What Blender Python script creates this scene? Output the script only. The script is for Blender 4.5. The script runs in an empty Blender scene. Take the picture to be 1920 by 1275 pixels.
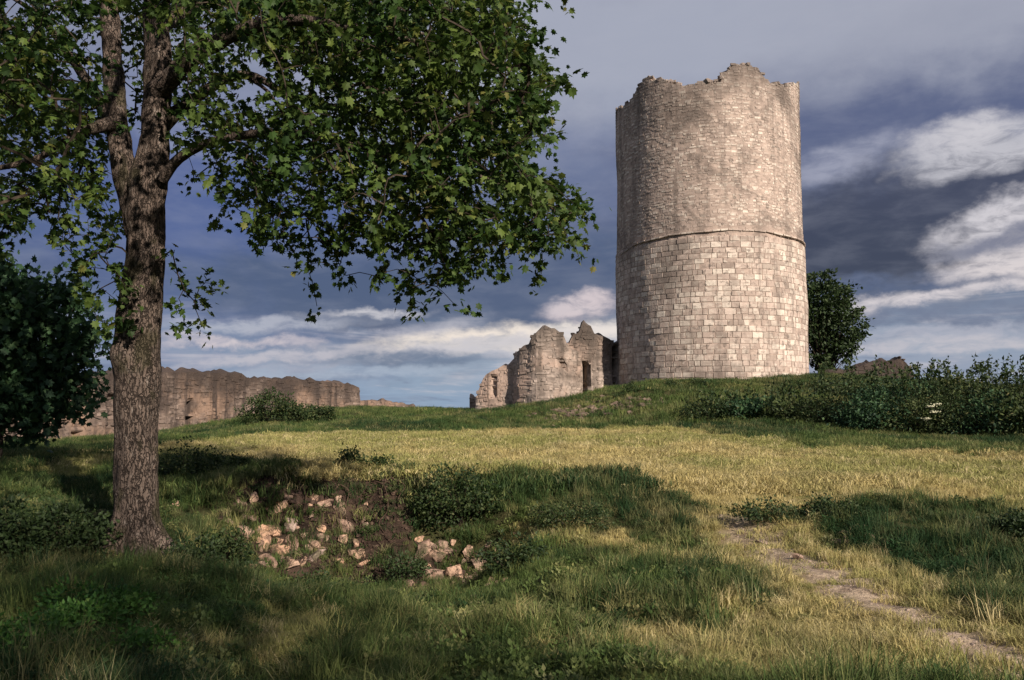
import bpy, math, random
import numpy as np
from mathutils import Vector, Matrix

random.seed(7)
R = np.random.RandomState(11)
S = bpy.context.scene
COL = S.collection

# ------------------------------------------------------------------ camera
F = 1507.0                      # focal length in pixels of the 1920 px wide photograph
EYE = 1.6
PITCH = math.radians(4.7)
cam_d = bpy.data.cameras.new('camera')
cam = bpy.data.objects.new('camera', cam_d)
COL.objects.link(cam)
cam.location = (0, 0, EYE)
cam.rotation_euler = (math.pi / 2 + PITCH, 0, 0)
cam_d.sensor_width = 36
cam_d.lens = 36 * F / 1920
cam_d.clip_end = 6000
cam_d.clip_start = 0.05
S.camera = cam

# ------------------------------------------------------------------ light
SUN_AZ = math.radians(36)       # to the right of straight behind the camera
SUN_EL = math.radians(28)
to_sun = Vector((math.sin(SUN_AZ) * math.cos(SUN_EL), -math.cos(SUN_AZ) * math.cos(SUN_EL), math.sin(SUN_EL)))
sd = bpy.data.lights.new('sun', 'SUN')
sun = bpy.data.objects.new('sun', sd)
COL.objects.link(sun)
sun.rotation_euler = to_sun.to_track_quat('Z', 'Y').to_euler()
sun.location = (20, -25, 30)
sd.energy = 4.6
sd.angle = math.radians(0.9)
sd.color = (1.0, 0.87, 0.76)

S.view_settings.view_transform = 'Standard'
S.view_settings.look = 'None'
S.view_settings.exposure = 0.62
S.view_settings.gamma = 1.0
S.view_settings.use_curve_mapping = False
S.render.engine = 'CYCLES'
S.cycles.max_bounces = 6
S.cycles.diffuse_bounces = 3
S.cycles.transmission_bounces = 3
S.cycles.transparent_max_bounces = 4


def P(px, py, d):
    """point seen at pixel (px,py) of the 1920x1275 photo, d metres ahead (along +Y)"""
    u = (px - 960) / F
    v = (637.5 - py) / F
    Y = math.cos(PITCH) - v * math.sin(PITCH)
    Z = math.sin(PITCH) + v * math.cos(PITCH)
    k = d / Y
    return Vector((u * k, d, Z * k + EYE))


def PROJ(p):
    p = np.asarray(p, float)
    x, y, z = p[..., 0], p[..., 1], p[..., 2] - EYE
    f = y * math.cos(PITCH) + z * math.sin(PITCH)
    w = -y * math.sin(PITCH) + z * math.cos(PITCH)
    f = np.where(f < 0.05, 0.05, f)
    return 960 + F * x / f, 637.5 - F * w / f


# ------------------------------------------------------------------ world
class NT:
    def __init__(s, tree):
        s.t = tree

    def n(s, typ, **kw):
        nd = s.t.nodes.new(typ)
        for k, v in kw.items():
            setattr(nd, k, v)
        return nd

    def link(s, a, b):
        s.t.links.new(a, b)

    def put(s, sock, v):
        if hasattr(v, 'is_linked') or isinstance(v, bpy.types.NodeSocket):
            s.t.links.new(v, sock)
        elif isinstance(v, (tuple, list)) and len(v) == 3 and sock.type == 'RGBA':
            sock.default_value = (*v, 1)
        else:
            sock.default_value = v

    def math(s, op, a, b=None, c=None, clamp=False):
        nd = s.n('ShaderNodeMath', operation=op, use_clamp=clamp)
        s.put(nd.inputs[0], a)
        if b is not None: s.put(nd.inputs[1], b)
        if c is not None: s.put(nd.inputs[2], c)
        return nd.outputs[0]

    def vmath(s, op, a, b=None):
        nd = s.n('ShaderNodeVectorMath', operation=op)
        s.put(nd.inputs[0], a)
        if b is not None: s.put(nd.inputs[1], b)
        return nd.outputs['Value'] if op in ('LENGTH', 'DOT_PRODUCT') else nd.outputs[0]

    def mix(s, fac, a, b, typ='MIX'):
        nd = s.n('ShaderNodeMix', data_type='RGBA', blend_type=typ)
        s.put(nd.inputs[0], fac)
        s.put(nd.inputs[6], a)
        s.put(nd.inputs[7], b)
        return nd.outputs[2]

    def smooth(s, v, a, b, lo=0.0, hi=1.0):
        nd = s.n('ShaderNodeMapRange', interpolation_type='SMOOTHSTEP')
        s.put(nd.inputs[0], v)
        for i, q in zip((1, 2, 3, 4), (a, b, lo, hi)): nd.inputs[i].default_value = q
        return nd.outputs[0]

    def noise(s, vec, scale, detail=4, rough=0.55, dist=0.0, out='Fac'):
        nd = s.n('ShaderNodeTexNoise')
        if vec is not None: s.link(vec, nd.inputs['Vector'])
        nd.inputs['Scale'].default_value = scale
        nd.inputs['Detail'].default_value = detail
        nd.inputs['Roughness'].default_value = rough
        nd.inputs['Distortion'].default_value = dist
        return nd.outputs[out]

    def ramp(s, fac, stops):
        nd = s.n('ShaderNodeValToRGB')
        cr = nd.color_ramp
        while len(cr.elements) > 1: cr.elements.remove(cr.elements[-1])
        for i, (p, c) in enumerate(stops):
            e = cr.elements[0] if i == 0 else cr.elements.new(p)
            e.position = p
            e.color = (*c, 1)
        s.link(fac, nd.inputs[0])
        return nd.outputs[0]

    def scale(s, vec, sc):
        nd = s.n('ShaderNodeVectorMath', operation='MULTIPLY')
        s.link(vec, nd.inputs[0])
        nd.inputs[1].default_value = sc
        return nd.outputs[0]


world = bpy.data.worlds.new('World')
S.world = world
world.use_nodes = True
wt = world.node_tree
wt.nodes.clear()
W = NT(wt)
tc = W.n('ShaderNodeTexCoord')
sep = W.n('ShaderNodeSeparateXYZ')
W.link(tc.outputs['Generated'], sep.inputs[0])
az = W.math('ARCTAN2', sep.outputs[0], sep.outputs[1])
el = W.math('ARCSINE', sep.outputs[2])
comb = W.n('ShaderNodeCombineXYZ')
W.link(az, comb.inputs[0])
W.link(el, comb.inputs[1])
ae = comb.outputs[0]
# clouds are made in a flattened direction space so that they lie down towards the horizon
flat = W.scale(tc.outputs['Generated'], (1.0, 1.0, 3.2))
wn1 = W.noise(flat, 2.6, 3, 0.5, out='Color')
wn2 = W.noise(W.scale(tc.outputs['Generated'], (1, 1, 1.7)), 10.0, 7, 0.6, out='Color')
w1 = W.scale(W.vmath('SUBTRACT', wn1, (0.5, 0.5, 0.5)), (0.07, 0.035, 0))
w2 = W.scale(W.vmath('SUBTRACT', wn2, (0.5, 0.5, 0.5)), (0.10, 0.06, 0))
aew = W.vmath('ADD', W.vmath('ADD', ae, w1), w2)
sw = W.n('ShaderNodeSeparateXYZ')
W.link(aew, sw.inputs[0])
elw = sw.outputs[1]
tfac = W.smooth(elw, 0.0, 0.5)
mr = W.n('ShaderNodeMapRange')
W.link(elw, mr.inputs[0])
mr.inputs[1].default_value = 0.0
mr.inputs[2].default_value = 0.5
base = W.ramp(mr.outputs[0], [(0.0, (0.24, 0.33, 0.46)), (0.12, (0.25, 0.31, 0.41)), (0.2, (0.19, 0.235, 0.33)),
                              (0.29, (0.085, 0.115, 0.195)), (0.5, (0.075, 0.10, 0.19)), (0.68, (0.125, 0.15, 0.25)),
                              (0.85, (0.24, 0.26, 0.35)), (1.0, (0.30, 0.315, 0.40))])
n_big = W.noise(flat, 3.3, 5, 0.55, 0.3)
col = W.mix(W.smooth(n_big, 0.52, 0.72, 0, 0.65), base, (0.27, 0.28, 0.37))
col = W.mix(W.smooth(n_big, 0.5, 0.32, 0, 0.55), col, (0.075, 0.085, 0.16))
streak = W.noise(W.scale(tc.outputs['Generated'], (2.2, 2.2, 22.0)), 2.0, 5, 0.6, 0.4)
low = W.smooth(elw, 0.17, 0.08)
col = W.mix(W.math('MULTIPLY', W.smooth(streak, 0.50, 0.68), W.math('MULTIPLY', low, 0.8)), col, (0.55, 0.52, 0.56))
col = W.mix(W.math('MULTIPLY', W.smooth(streak, 0.48, 0.33), W.math('MULTIPLY', low, 0.7)), col, (0.13, 0.17, 0.27))


puff = W.math('MULTIPLY', W.math('SUBTRACT', W.noise(W.scale(tc.outputs['Generated'], (1, 1, 1.4)), 11.0, 7, 0.58, 0.1), 0.5), 1.7)
wisp = W.smooth(W.noise(W.scale(tc.outputs['Generated'], (1, 1, 2.6)), 26.0, 7, 0.65, 0.5), 0.30, 0.58, 0.45, 1.0)


def cloud(col, px, py, hx, hy, c, strength=0.9, ang=0.0, soft=0.35):
    p = P(px, py, 1.0)
    a0 = math.atan2(p.x, p.y)
    e0 = math.atan2(p.z - EYE, math.hypot(p.x, p.y))
    mp = W.n('ShaderNodeMapping', vector_type='TEXTURE')
    W.link(aew, mp.inputs[0])
    mp.inputs['Location'].default_value = (a0, e0, 0)
    mp.inputs['Rotation'].default_value = (0, 0, math.radians(ang))
    mp.inputs['Scale'].default_value = (hx / F * 1.25, hy / F * 1.25, 1)
    ln = W.math('ADD', W.vmath('LENGTH', mp.outputs[0]), puff)
    return W.mix(W.math('MULTIPLY', W.smooth(ln, 1.1 + soft, 0.9 - soft, 0, strength), wisp if hy < 40 else 1.0), col, c)


for (px, py, hx, hy, c, st, ang, so) in [
    (400, 420, 260, 170, (0.07, 0.105, 0.27), 0.8, 0, 0.7),
    (820, 540, 400, 62, (0.06, 0.085, 0.165), 0.95, 0, 0.4),
    (1250, 80, 600, 120, (0.35, 0.37, 0.45), 0.9, 5, 0.6),
    (1030, 330, 240, 70, (0.15, 0.18, 0.30), 0.6, 0, 0.6),
    (1760, 180, 360, 80, (0.09, 0.11, 0.205), 0.95, 6, 0.45),
    (1850, 20, 300, 70, (0.34, 0.355, 0.43), 0.85, 0, 0.6),
    (1660, 340, 220, 55, (0.16, 0.175, 0.26), 0.7, 0, 0.6),
    (1570, 298, 90, 18, (0.33, 0.34, 0.43), 0.8, 12, 0.5),
    (1650, 450, 250, 78, (0.040, 0.046, 0.080), 1.0, 0, 0.35),
    (1870, 345, 210, 50, (0.048, 0.054, 0.092), 1.0, 0, 0.35),
    (1865, 272, 110, 32, (0.50, 0.49, 0.53), 0.97, 8, 0.3),
    (1800, 250, 60, 18, (0.58, 0.56, 0.59), 0.8, 10, 0.5),
    (1915, 408, 125, 30, (0.60, 0.57, 0.60), 0.97, 12, 0.25),
    (1880, 445, 90, 14, (0.12, 0.13, 0.20), 0.85, 8, 0.4),
    (1720, 528, 170, 18, (0.08, 0.105, 0.19), 0.9, 6, 0.4),
    (1895, 488, 100, 22, (0.66, 0.60, 0.60), 0.97, 4, 0.3),
    (1740, 562, 170, 10, (0.66, 0.60, 0.61), 0.95, 9, 0.5),
    (1800, 595, 210, 14, (0.14, 0.165, 0.25), 0.85, 3, 0.5),
    (1810, 625, 160, 9, (0.42, 0.42, 0.49), 0.7, 4, 0.5),
    (1780, 652, 180, 10, (0.52, 0.49, 0.53), 0.8, 5, 0.5),
    (950, 632, 210, 17, (0.85, 0.74, 0.64), 0.97, 5, 0.5),
    (1100, 620, 80, 14, (0.80, 0.72, 0.66), 0.9, 0, 0.5),
    (1085, 576, 42, 13, (0.66, 0.56, 0.57), 0.9, 0, 0.5),
    (700, 582, 70, 8, (0.55, 0.53, 0.56), 0.9, 3, 0.5),
    (680, 602, 62, 12, (0.075, 0.095, 0.17), 0.95, 0, 0.35),
    (500, 610, 140, 9, (0.42, 0.43, 0.50), 0.8, 5, 0.6),
    (450, 642, 90, 8, (0.62, 0.54, 0.56), 0.9, 2, 0.5),
    (820, 655, 200, 10, (0.48, 0.47, 0.53), 0.8, 8, 0.5),
    (740, 676, 140, 15, (0.12, 0.16, 0.25), 0.9, -2, 0.45),
    (550, 668, 110, 8, (0.50, 0.47, 0.52), 0.8, 6, 0.5),
    (640, 706, 220, 9, (0.36, 0.42, 0.52), 0.7, 2, 0.6),
]:
    col = cloud(col, px, py, hx, hy, c, st, ang, so)
fine = W.noise(flat, 14.0, 6, 0.6, 0.3)
col = W.mix(W.smooth(fine, 0.35, 0.75, 0, 0.14), col, (0.40, 0.41, 0.48))
sky = W.n('ShaderNodeTexSky', sky_type='NISHITA')
sky.sun_disc = False
sky.sun_elevation = SUN_EL
sky.sun_rotation = math.pi - SUN_AZ
skyc = W.scale(sky.outputs[0], (0.07, 0.07, 0.07))
# a near closed cover of storm cloud over the clear sky
final = W.mix(0.93, skyc, col)
# under the horizon the far land, not sky
final = W.mix(W.smooth(el, 0.0, -0.02), final, (0.05, 0.06, 0.05))
bg = W.n('ShaderNodeBackground')
W.link(final, bg.inputs[0])
bg.inputs[1].default_value = 0.74
wo = W.n('ShaderNodeOutputWorld')
W.link(bg.outputs[0], wo.inputs[0])


# ------------------------------------------------------------------ numeric helpers
def _h(ix, iy, iz, seed):
    n = (ix * 374761393 + iy * 668265263 + iz * 2147483647 * 3 + seed * 974711) & 0xFFFFFFFF
    n = ((n ^ (n >> 13)) * 1274126177) & 0xFFFFFFFF
    n = ((n ^ (n >> 16)) * 2246822519) & 0xFFFFFFFF
    return ((n ^ (n >> 15)) & 0xFFFFFF) / float(0xFFFFFF)


def vn(x, y, z=0.0, seed=0):
    x, y, z = np.broadcast_arrays(np.asarray(x, float), np.asarray(y, float), np.asarray(z, float))
    xi, yi, zi = np.floor(x).astype(np.int64), np.floor(y).astype(np.int64), np.floor(z).astype(np.int64)
    fx, fy, fz = x - xi, y - yi, z - zi
    fx, fy, fz = [q * q * (3 - 2 * q) for q in (fx, fy, fz)]
    r = 0
    for a in (0, 1):
        for b in (0, 1):
            for c in (0, 1):
                r = r + _h(xi + a, yi + b, zi + c, seed) * (fx if a else 1 - fx) * (fy if b else 1 - fy) * (fz if c else 1 - fz)
    return r * 2 - 1


def fbm(x, y, z=0.0, oct=4, seed=0, gain=0.5):
    a, s, r = 1.0, 1.0, 0
    for k in range(oct):
        r = r + a * vn(np.asarray(x) * s, np.asarray(y) * s, np.asarray(z) * s, seed + k)
        a *= gain
        s *= 2.03
    return r


def sstep(a, b, x):
    t = np.clip((np.asarray(x, float) - a) / (b - a), 0, 1)
    return t * t * (3 - 2 * t)


def mesh_np(name, V, faces=None, quads=None, tris=None, smooth=False, attrs=None):
    """attrs: dict name -> (type, domain, array)"""
    me = bpy.data.meshes.new(name)
    V = np.asarray(V, np.float32)
    if faces is not None:
        me.from_pydata(V.tolist(), [], faces)
    else:
        nq = 0 if quads is None else len(quads)
        nt = 0 if tris is None else len(tris)
        me.vertices.add(len(V))
        me.vertices.foreach_set('co', V.ravel())
        loops = []
        if nq: loops.append(np.asarray(quads, np.int32).ravel())
        if nt: loops.append(np.asarray(tris, np.int32).ravel())
        loops = np.concatenate(loops)
        me.loops.add(len(loops))
        me.loops.foreach_set('vertex_index', loops)
        me.polygons.add(nq + nt)
        st = np.concatenate([np.arange(nq) * 4, nq * 4 + np.arange(nt) * 3]).astype(np.int32)
        me.polygons.foreach_set('loop_start', st)
    me.polygons.foreach_set('use_smooth', np.full(len(me.polygons), bool(smooth)))
    me.update(calc_edges=True)
    for k, (typ, dom, arr) in (attrs or {}).items():
        at = me.attributes.new(k, typ, dom)
        arr = np.asarray(arr, np.float32)
        at.data.foreach_set({'FLOAT': 'value', 'FLOAT_COLOR': 'color', 'FLOAT_VECTOR': 'vector'}[typ], arr.ravel())
    return me


def link(name, data, mat=None, parent=None, kind=None, label=None, cat=None, group=None, loc=None):
    o = bpy.data.objects.new(name, data)
    COL.objects.link(o)
    if mat is not None and data is not None and not data.materials: data.materials.append(mat)
    if parent is not None:
        o.parent = parent
        if parent.type == 'EMPTY' or True:
            o.matrix_parent_inverse = Matrix.Translation(parent.matrix_world.translation).inverted() if parent.get('_w') is None else Matrix()
    if loc is not None: o.location = loc
    if kind: o['kind'] = kind
    if label: o['label'] = label
    if cat: o['category'] = cat
    if group: o['group'] = group
    return o


def empty(name, loc, label, cat, group=None):
    o = bpy.data.objects.new(name, None)
    COL.objects.link(o)
    o.location = loc
    o.matrix_world = Matrix.Translation(Vector(loc))
    o.empty_display_size = 0.2
    o['label'] = label
    o['category'] = cat
    if group: o['group'] = group
    return o


def part(name, data, mat, root, kind=None, label=None, mid=None):
    """mesh given in world coordinates, child of root (an empty at root.location)"""
    o = bpy.data.objects.new(name, data)
    COL.objects.link(o)
    if mat is not None and not data.materials: data.materials.append(mat)
    o.parent = mid or root
    o.matrix_parent_inverse = Matrix.Translation(root.location).inverted()
    if mid is not None:
        o.matrix_parent_inverse = Matrix()
    if kind: o['kind'] = kind
    if label: o['label'] = label
    return o


# ------------------------------------------------------------------ materials
def new_mat(name):
    m = bpy.data.materials.new(name)
    m.use_nodes = True
    m.node_tree.nodes.clear()
    return m, NT(m.node_tree)


def finish(N, color, rough=0.9, bump=None, bstr=0.4, bdist=0.02, transl=0.0, spec=0.25):
    b = N.n('ShaderNodeBsdfPrincipled')
    N.put(b.inputs['Base Color'], color)
    N.put(b.inputs['Roughness'], rough)
    b.inputs['Specular IOR Level'].default_value = spec
    if bump is not None:
        bn = N.n('ShaderNodeBump')
        bn.inputs['Strength'].default_value = bstr
        bn.inputs['Distance'].default_value = bdist
        N.link(bump, bn.inputs['Height'])
        N.link(bn.outputs[0], b.inputs['Normal'])
    out = N.n('ShaderNodeOutputMaterial')
    if transl > 0:
        t = N.n('ShaderNodeBsdfTranslucent')
        N.put(t.inputs['Color'], color)
        mx = N.n('ShaderNodeMixShader')
        mx.inputs[0].default_value = transl
        N.link(b.outputs[0], mx.inputs[1])
        N.link(t.outputs[0], mx.inputs[2])
        N.link(mx.outputs[0], out.inputs[0])
    else:
        N.link(b.outputs[0], out.inputs[0])


def attr(N, name, typ='GEOMETRY', out='Fac'):
    a = N.n('ShaderNodeAttribute', attribute_type=typ, attribute_name=name)
    return a.outputs[out]


def masonry_mat(name, ca, cb, mort, dark, stone=True, ztop=None, zspan=3.0, stain=0.5, warm=None, streaks=0.3):
    m, N = new_mat(name)
    geo = N.n('ShaderNodeNewGeometry')
    pos = geo.outputs['Position']
    if stone:
        oi = N.n('ShaderNodeObjectInfo')
        t = N.math('FRACT', N.math('ADD', attr(N, 'tint'), oi.outputs['Random']))
        c = N.ramp(t, [(0.0, cb), (0.30, tuple(0.5 * (a + b) for a, b in zip(ca, cb))), (0.62, ca), (0.82, tuple(min(0.74, a * 1.42) for a in ca)), (1.0, tuple(a * 0.75 for a in cb))])
    else:
        c = N.mix(N.smooth(N.noise(pos, 5.0, 5), 0.35, 0.65), mort, cb)
    # squared repairs, lichen and small stones of every tone in the facing
    vv = N.n('ShaderNodeTexVoronoi', feature='F1')
    N.link(N.scale(pos, (1.0, 1.0, 1.7)), vv.inputs['Vector'])
    vv.inputs['Scale'].default_value = 6.5
    sv = N.n('ShaderNodeSeparateColor')
    N.link(vv.outputs['Color'], sv.inputs[0])
    c = N.mix(N.smooth(sv.outputs[0], 0.55, 1.0, 0, 0.4), c, tuple(q * 0.45 for q in ca))
    c = N.mix(N.smooth(sv.outputs[1], 0.6, 1.0, 0, 0.5), c, tuple(min(0.66, q * 1.3) for q in ca))
    if warm:
        c = N.mix(N.smooth(N.noise(pos, 0.55, 4, 0.6), 0.46, 0.6, 0, 0.8), c, warm)
    # weather stains: blotches, running streaks and the darkened crest
    blot = N.noise(pos, 0.42, 7, 0.68, 0.6)
    c = N.mix(N.smooth(blot, 0.49, 0.66, 0, stain), c, dark)
    st = N.noise(N.scale(pos, (1.6, 1.6, 0.12)), 1.6, 5, 0.6, 0.2)
    c = N.mix(N.smooth(st, 0.50, 0.64, 0, streaks), c, dark)
    sp = N.noise(pos, 4.5, 5, 0.7)
    c = N.mix(N.smooth(sp, 0.55, 0.63, 0, 0.7), c, tuple(q * 1.1 for q in dark))
    if ztop is not None:
        sx = N.n('ShaderNodeSeparateXYZ')
        N.link(pos, sx.inputs[0])
        nz = N.noise(N.scale(pos, (1.0, 1.0, 0.45)), 0.9, 5, 0.65)
        hz = N.math('ADD', N.math('MULTIPLY', N.math('SUBTRACT', blot, 0.5), 2.2), N.math('DIVIDE', N.math('SUBTRACT', sx.outputs[2], ztop - zspan), zspan))
        hz = N.math('ADD', hz, N.math('MULTIPLY', N.math('SUBTRACT', nz, 0.5), 2.6))
        c = N.mix(N.smooth(hz, 0.3, 1.5, 0, 0.9), c, tuple(q * 0.8 for q in dark))
    grain = N.noise(pos, 22.0, 6, 0.7)
    c = N.mix(N.smooth(grain, 0.3, 0.7, 0, 0.35), c, tuple(q * 0.55 for q in ca))
    h = N.math('ADD', N.noise(pos, 9.0, 6, 0.7), N.math('MULTIPLY', grain, 0.4))
    finish(N, c, 0.95, h, 0.55, 0.02, spec=0.12)
    return m


STONE = masonry_mat('weathered_limestone', (0.57, 0.465, 0.39), (0.36, 0.285, 0.236), (0.30, 0.24, 0.195), (0.125, 0.105, 0.09), True, 15.0, 3.8, 0.75, None, 0.45)
MORTAR = masonry_mat('old_mortar', (0.46, 0.37, 0.30), (0.47, 0.375, 0.31), (0.38, 0.30, 0.25), (0.115, 0.095, 0.082), False, 15.0, 3.8, 0.75, None, 0.45)
RUIN = masonry_mat('ruin_stone', (0.44, 0.365, 0.305), (0.30, 0.245, 0.205), (0.18, 0.145, 0.12), (0.06, 0.05, 0.042), True, 4.6, 1.5, 0.7, (0.44, 0.32, 0.25), 0.6)
RUINM = masonry_mat('ruin_mortar', (0.44, 0.365, 0.305), (0.38, 0.31, 0.26), (0.28, 0.23, 0.19), (0.06, 0.05, 0.042), False, 4.6, 1.5, 0.7, (0.44, 0.32, 0.25), 0.6)
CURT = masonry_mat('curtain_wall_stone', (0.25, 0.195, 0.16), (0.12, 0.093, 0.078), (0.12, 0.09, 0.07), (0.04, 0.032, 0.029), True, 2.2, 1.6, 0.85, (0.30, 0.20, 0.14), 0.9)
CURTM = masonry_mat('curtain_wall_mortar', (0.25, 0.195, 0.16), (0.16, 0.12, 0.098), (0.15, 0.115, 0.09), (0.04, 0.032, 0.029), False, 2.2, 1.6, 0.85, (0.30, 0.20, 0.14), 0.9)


def rock_mat():
    m, N = new_mat('rubble_rock')
    tc = N.n('ShaderNodeNewGeometry').outputs['Position']
    oi = N.n('ShaderNodeObjectInfo')
    c = N.ramp(oi.outputs['Random'], [(0.0, (0.36, 0.24, 0.18)), (0.4, (0.48, 0.34, 0.25)), (0.75, (0.60, 0.38, 0.25)), (1.0, (0.42, 0.33, 0.28))])
    c = N.mix(N.smooth(N.noise(tc, 11, 6, 0.7), 0.46, 0.62, 0, 0.75), c, (0.13, 0.085, 0.065))
    c = N.mix(N.smooth(N.noise(tc, 5, 4), 0.50, 0.62, 0, 0.7), c, (0.085, 0.085, 0.045))
    h = N.noise(tc, 14, 8, 0.75)
    vr = N.n('ShaderNodeTexVoronoi', feature='DISTANCE_TO_EDGE')
    N.link(N.vmath('ADD', tc, N.scale(N.noise(tc, 9, 3, out='Color'), (0.12, 0.12, 0.12))), vr.inputs['Vector'])
    vr.inputs['Scale'].default_value = 5
    ck = N.smooth(vr.outputs['Distance'], 0.0, 0.022)
    c = N.mix(ck, (0.07, 0.05, 0.04), c)
    h = N.math('ADD', h, N.math('MULTIPLY', ck, 0.5))
    finish(N, c, 0.95, h, 1.0, 0.04, spec=0.12)
    return m


ROCK = rock_mat()


def bark_mat():
    m, N = new_mat('grey_brown_bark')
    pos = N.n('ShaderNodeNewGeometry').outputs['Position']
    v = N.n('ShaderNodeTexVoronoi', feature='DISTANCE_TO_EDGE')
    dn = N.vmath('ADD', N.scale(pos, (1, 1, 0.13)), N.scale(N.noise(pos, 14, 4, out='Color'), (0.09, 0.09, 0.05)))
    N.link(dn, v.inputs['Vector'])
    v.inputs['Scale'].default_value = 33
    crack = N.smooth(v.outputs['Distance'], 0.0, 0.13)
    c = N.mix(crack, (0.034, 0.027, 0.022), (0.130, 0.100, 0.080))
    c = N.mix(N.smooth(N.noise(N.scale(pos, (1, 1, 0.4)), 34, 6, 0.75), 0.47, 0.62, 0, 0.8), c, (0.038, 0.030, 0.025))
    c = N.mix(N.smooth(N.noise(N.scale(pos, (1, 1, 0.35)), 24, 6, 0.75), 0.54, 0.66, 0, 0.8), c, (0.26, 0.22, 0.185))
    c = N.mix(N.smooth(N.noise(N.scale(pos, (1, 1, 0.6)), 3.2, 4, 0.6), 0.52, 0.62, 0, 0.7), c, (0.045, 0.042, 0.022))
    h = N.math('ADD', N.math('MULTIPLY', crack, 1.0), N.math('MULTIPLY', N.noise(pos, 30, 5, 0.7), 0.8))
    finish(N, c, 0.95, h, 1.0, 0.025, spec=0.12)
    return m


BARK = bark_mat()


def leaf_mat(name, stops, transl=0.3, rough=0.6):
    m, N = new_mat(name)
    oi = N.n('ShaderNodeObjectInfo')
    t = N.math('FRACT', N.math('ADD', attr(N, 'tint'), N.math('MULTIPLY', oi.outputs['Random'], 0.97)))
    pos = N.n('ShaderNodeNewGeometry').outputs['Position']
    c = N.ramp(t, stops)
    c = N.mix(N.smooth(N.noise(pos, 1.3, 3), 0.4, 0.65, 0, 0.45), c, stops[-2][1])
    finish(N, c, rough, None, transl=transl, spec=0.25)
    return m


MAPLE = leaf_mat('maple_leaf', [(0.0, (0.016, 0.038, 0.010)), (0.4, (0.034, 0.074, 0.015)), (0.72, (0.066, 0.120, 0.022)), (0.92, (0.125, 0.175, 0.035)), (1.0, (0.16, 0.15, 0.04))], 0.38)
DARKLEAF = leaf_mat('dark_leaf', [(0.0, (0.013, 0.026, 0.010)), (0.5, (0.024, 0.046, 0.014)), (0.9, (0.040, 0.066, 0.020)), (1.0, (0.06, 0.08, 0.03))], 0.2)
BLUELEAF = leaf_mat('blue_green_leaf', [(0.0, (0.014, 0.036, 0.018)), (0.5, (0.030, 0.070, 0.032)), (0.9, (0.05, 0.105, 0.04)), (1.0, (0.09, 0.14, 0.05))], 0.25)
SCRUB = leaf_mat('scrub_leaf', [(0.0, (0.022, 0.036, 0.012)), (0.5, (0.045, 0.070, 0.020)), (0.9, (0.085, 0.110, 0.035)), (1.0, (0.15, 0.14, 0.06))], 0.25)
HEDGE = leaf_mat('hedge_leaf', [(0.0, (0.012, 0.026, 0.009)), (0.5, (0.025, 0.048, 0.014)), (0.9, (0.055, 0.080, 0.024)), (1.0, (0.13, 0.13, 0.05))], 0.25)
HERB = leaf_mat('herb_leaf', [(0.0, (0.022, 0.065, 0.014)), (0.5, (0.040, 0.110, 0.020)), (0.9, (0.075, 0.17, 0.030)), (1.0, (0.14, 0.20, 0.05))], 0.3)


def simple_mat(name, c, c2, sc=20, rough=0.9):
    m, N = new_mat(name)
    pos = N.n('ShaderNodeNewGeometry').outputs['Position']
    finish(N, N.mix(N.smooth(N.noise(pos, sc, 5, 0.65), 0.35, 0.65), c, c2), rough, N.noise(pos, sc * 2, 5), 0.6, 0.01, spec=0.15)
    return m


ROOTM = simple_mat('root_bark', (0.09, 0.06, 0.04), (0.05, 0.033, 0.024), 25)
STEMM = simple_mat('woody_stem', (0.030, 0.023, 0.017), (0.055, 0.043, 0.03), 25)
FLOWERM = simple_mat('cream_flower', (0.62, 0.60, 0.45), (0.45, 0.45, 0.28), 30)
PALE = simple_mat('pale_stone', (0.50, 0.44, 0.40), (0.34, 0.28, 0.25), 22)

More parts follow.
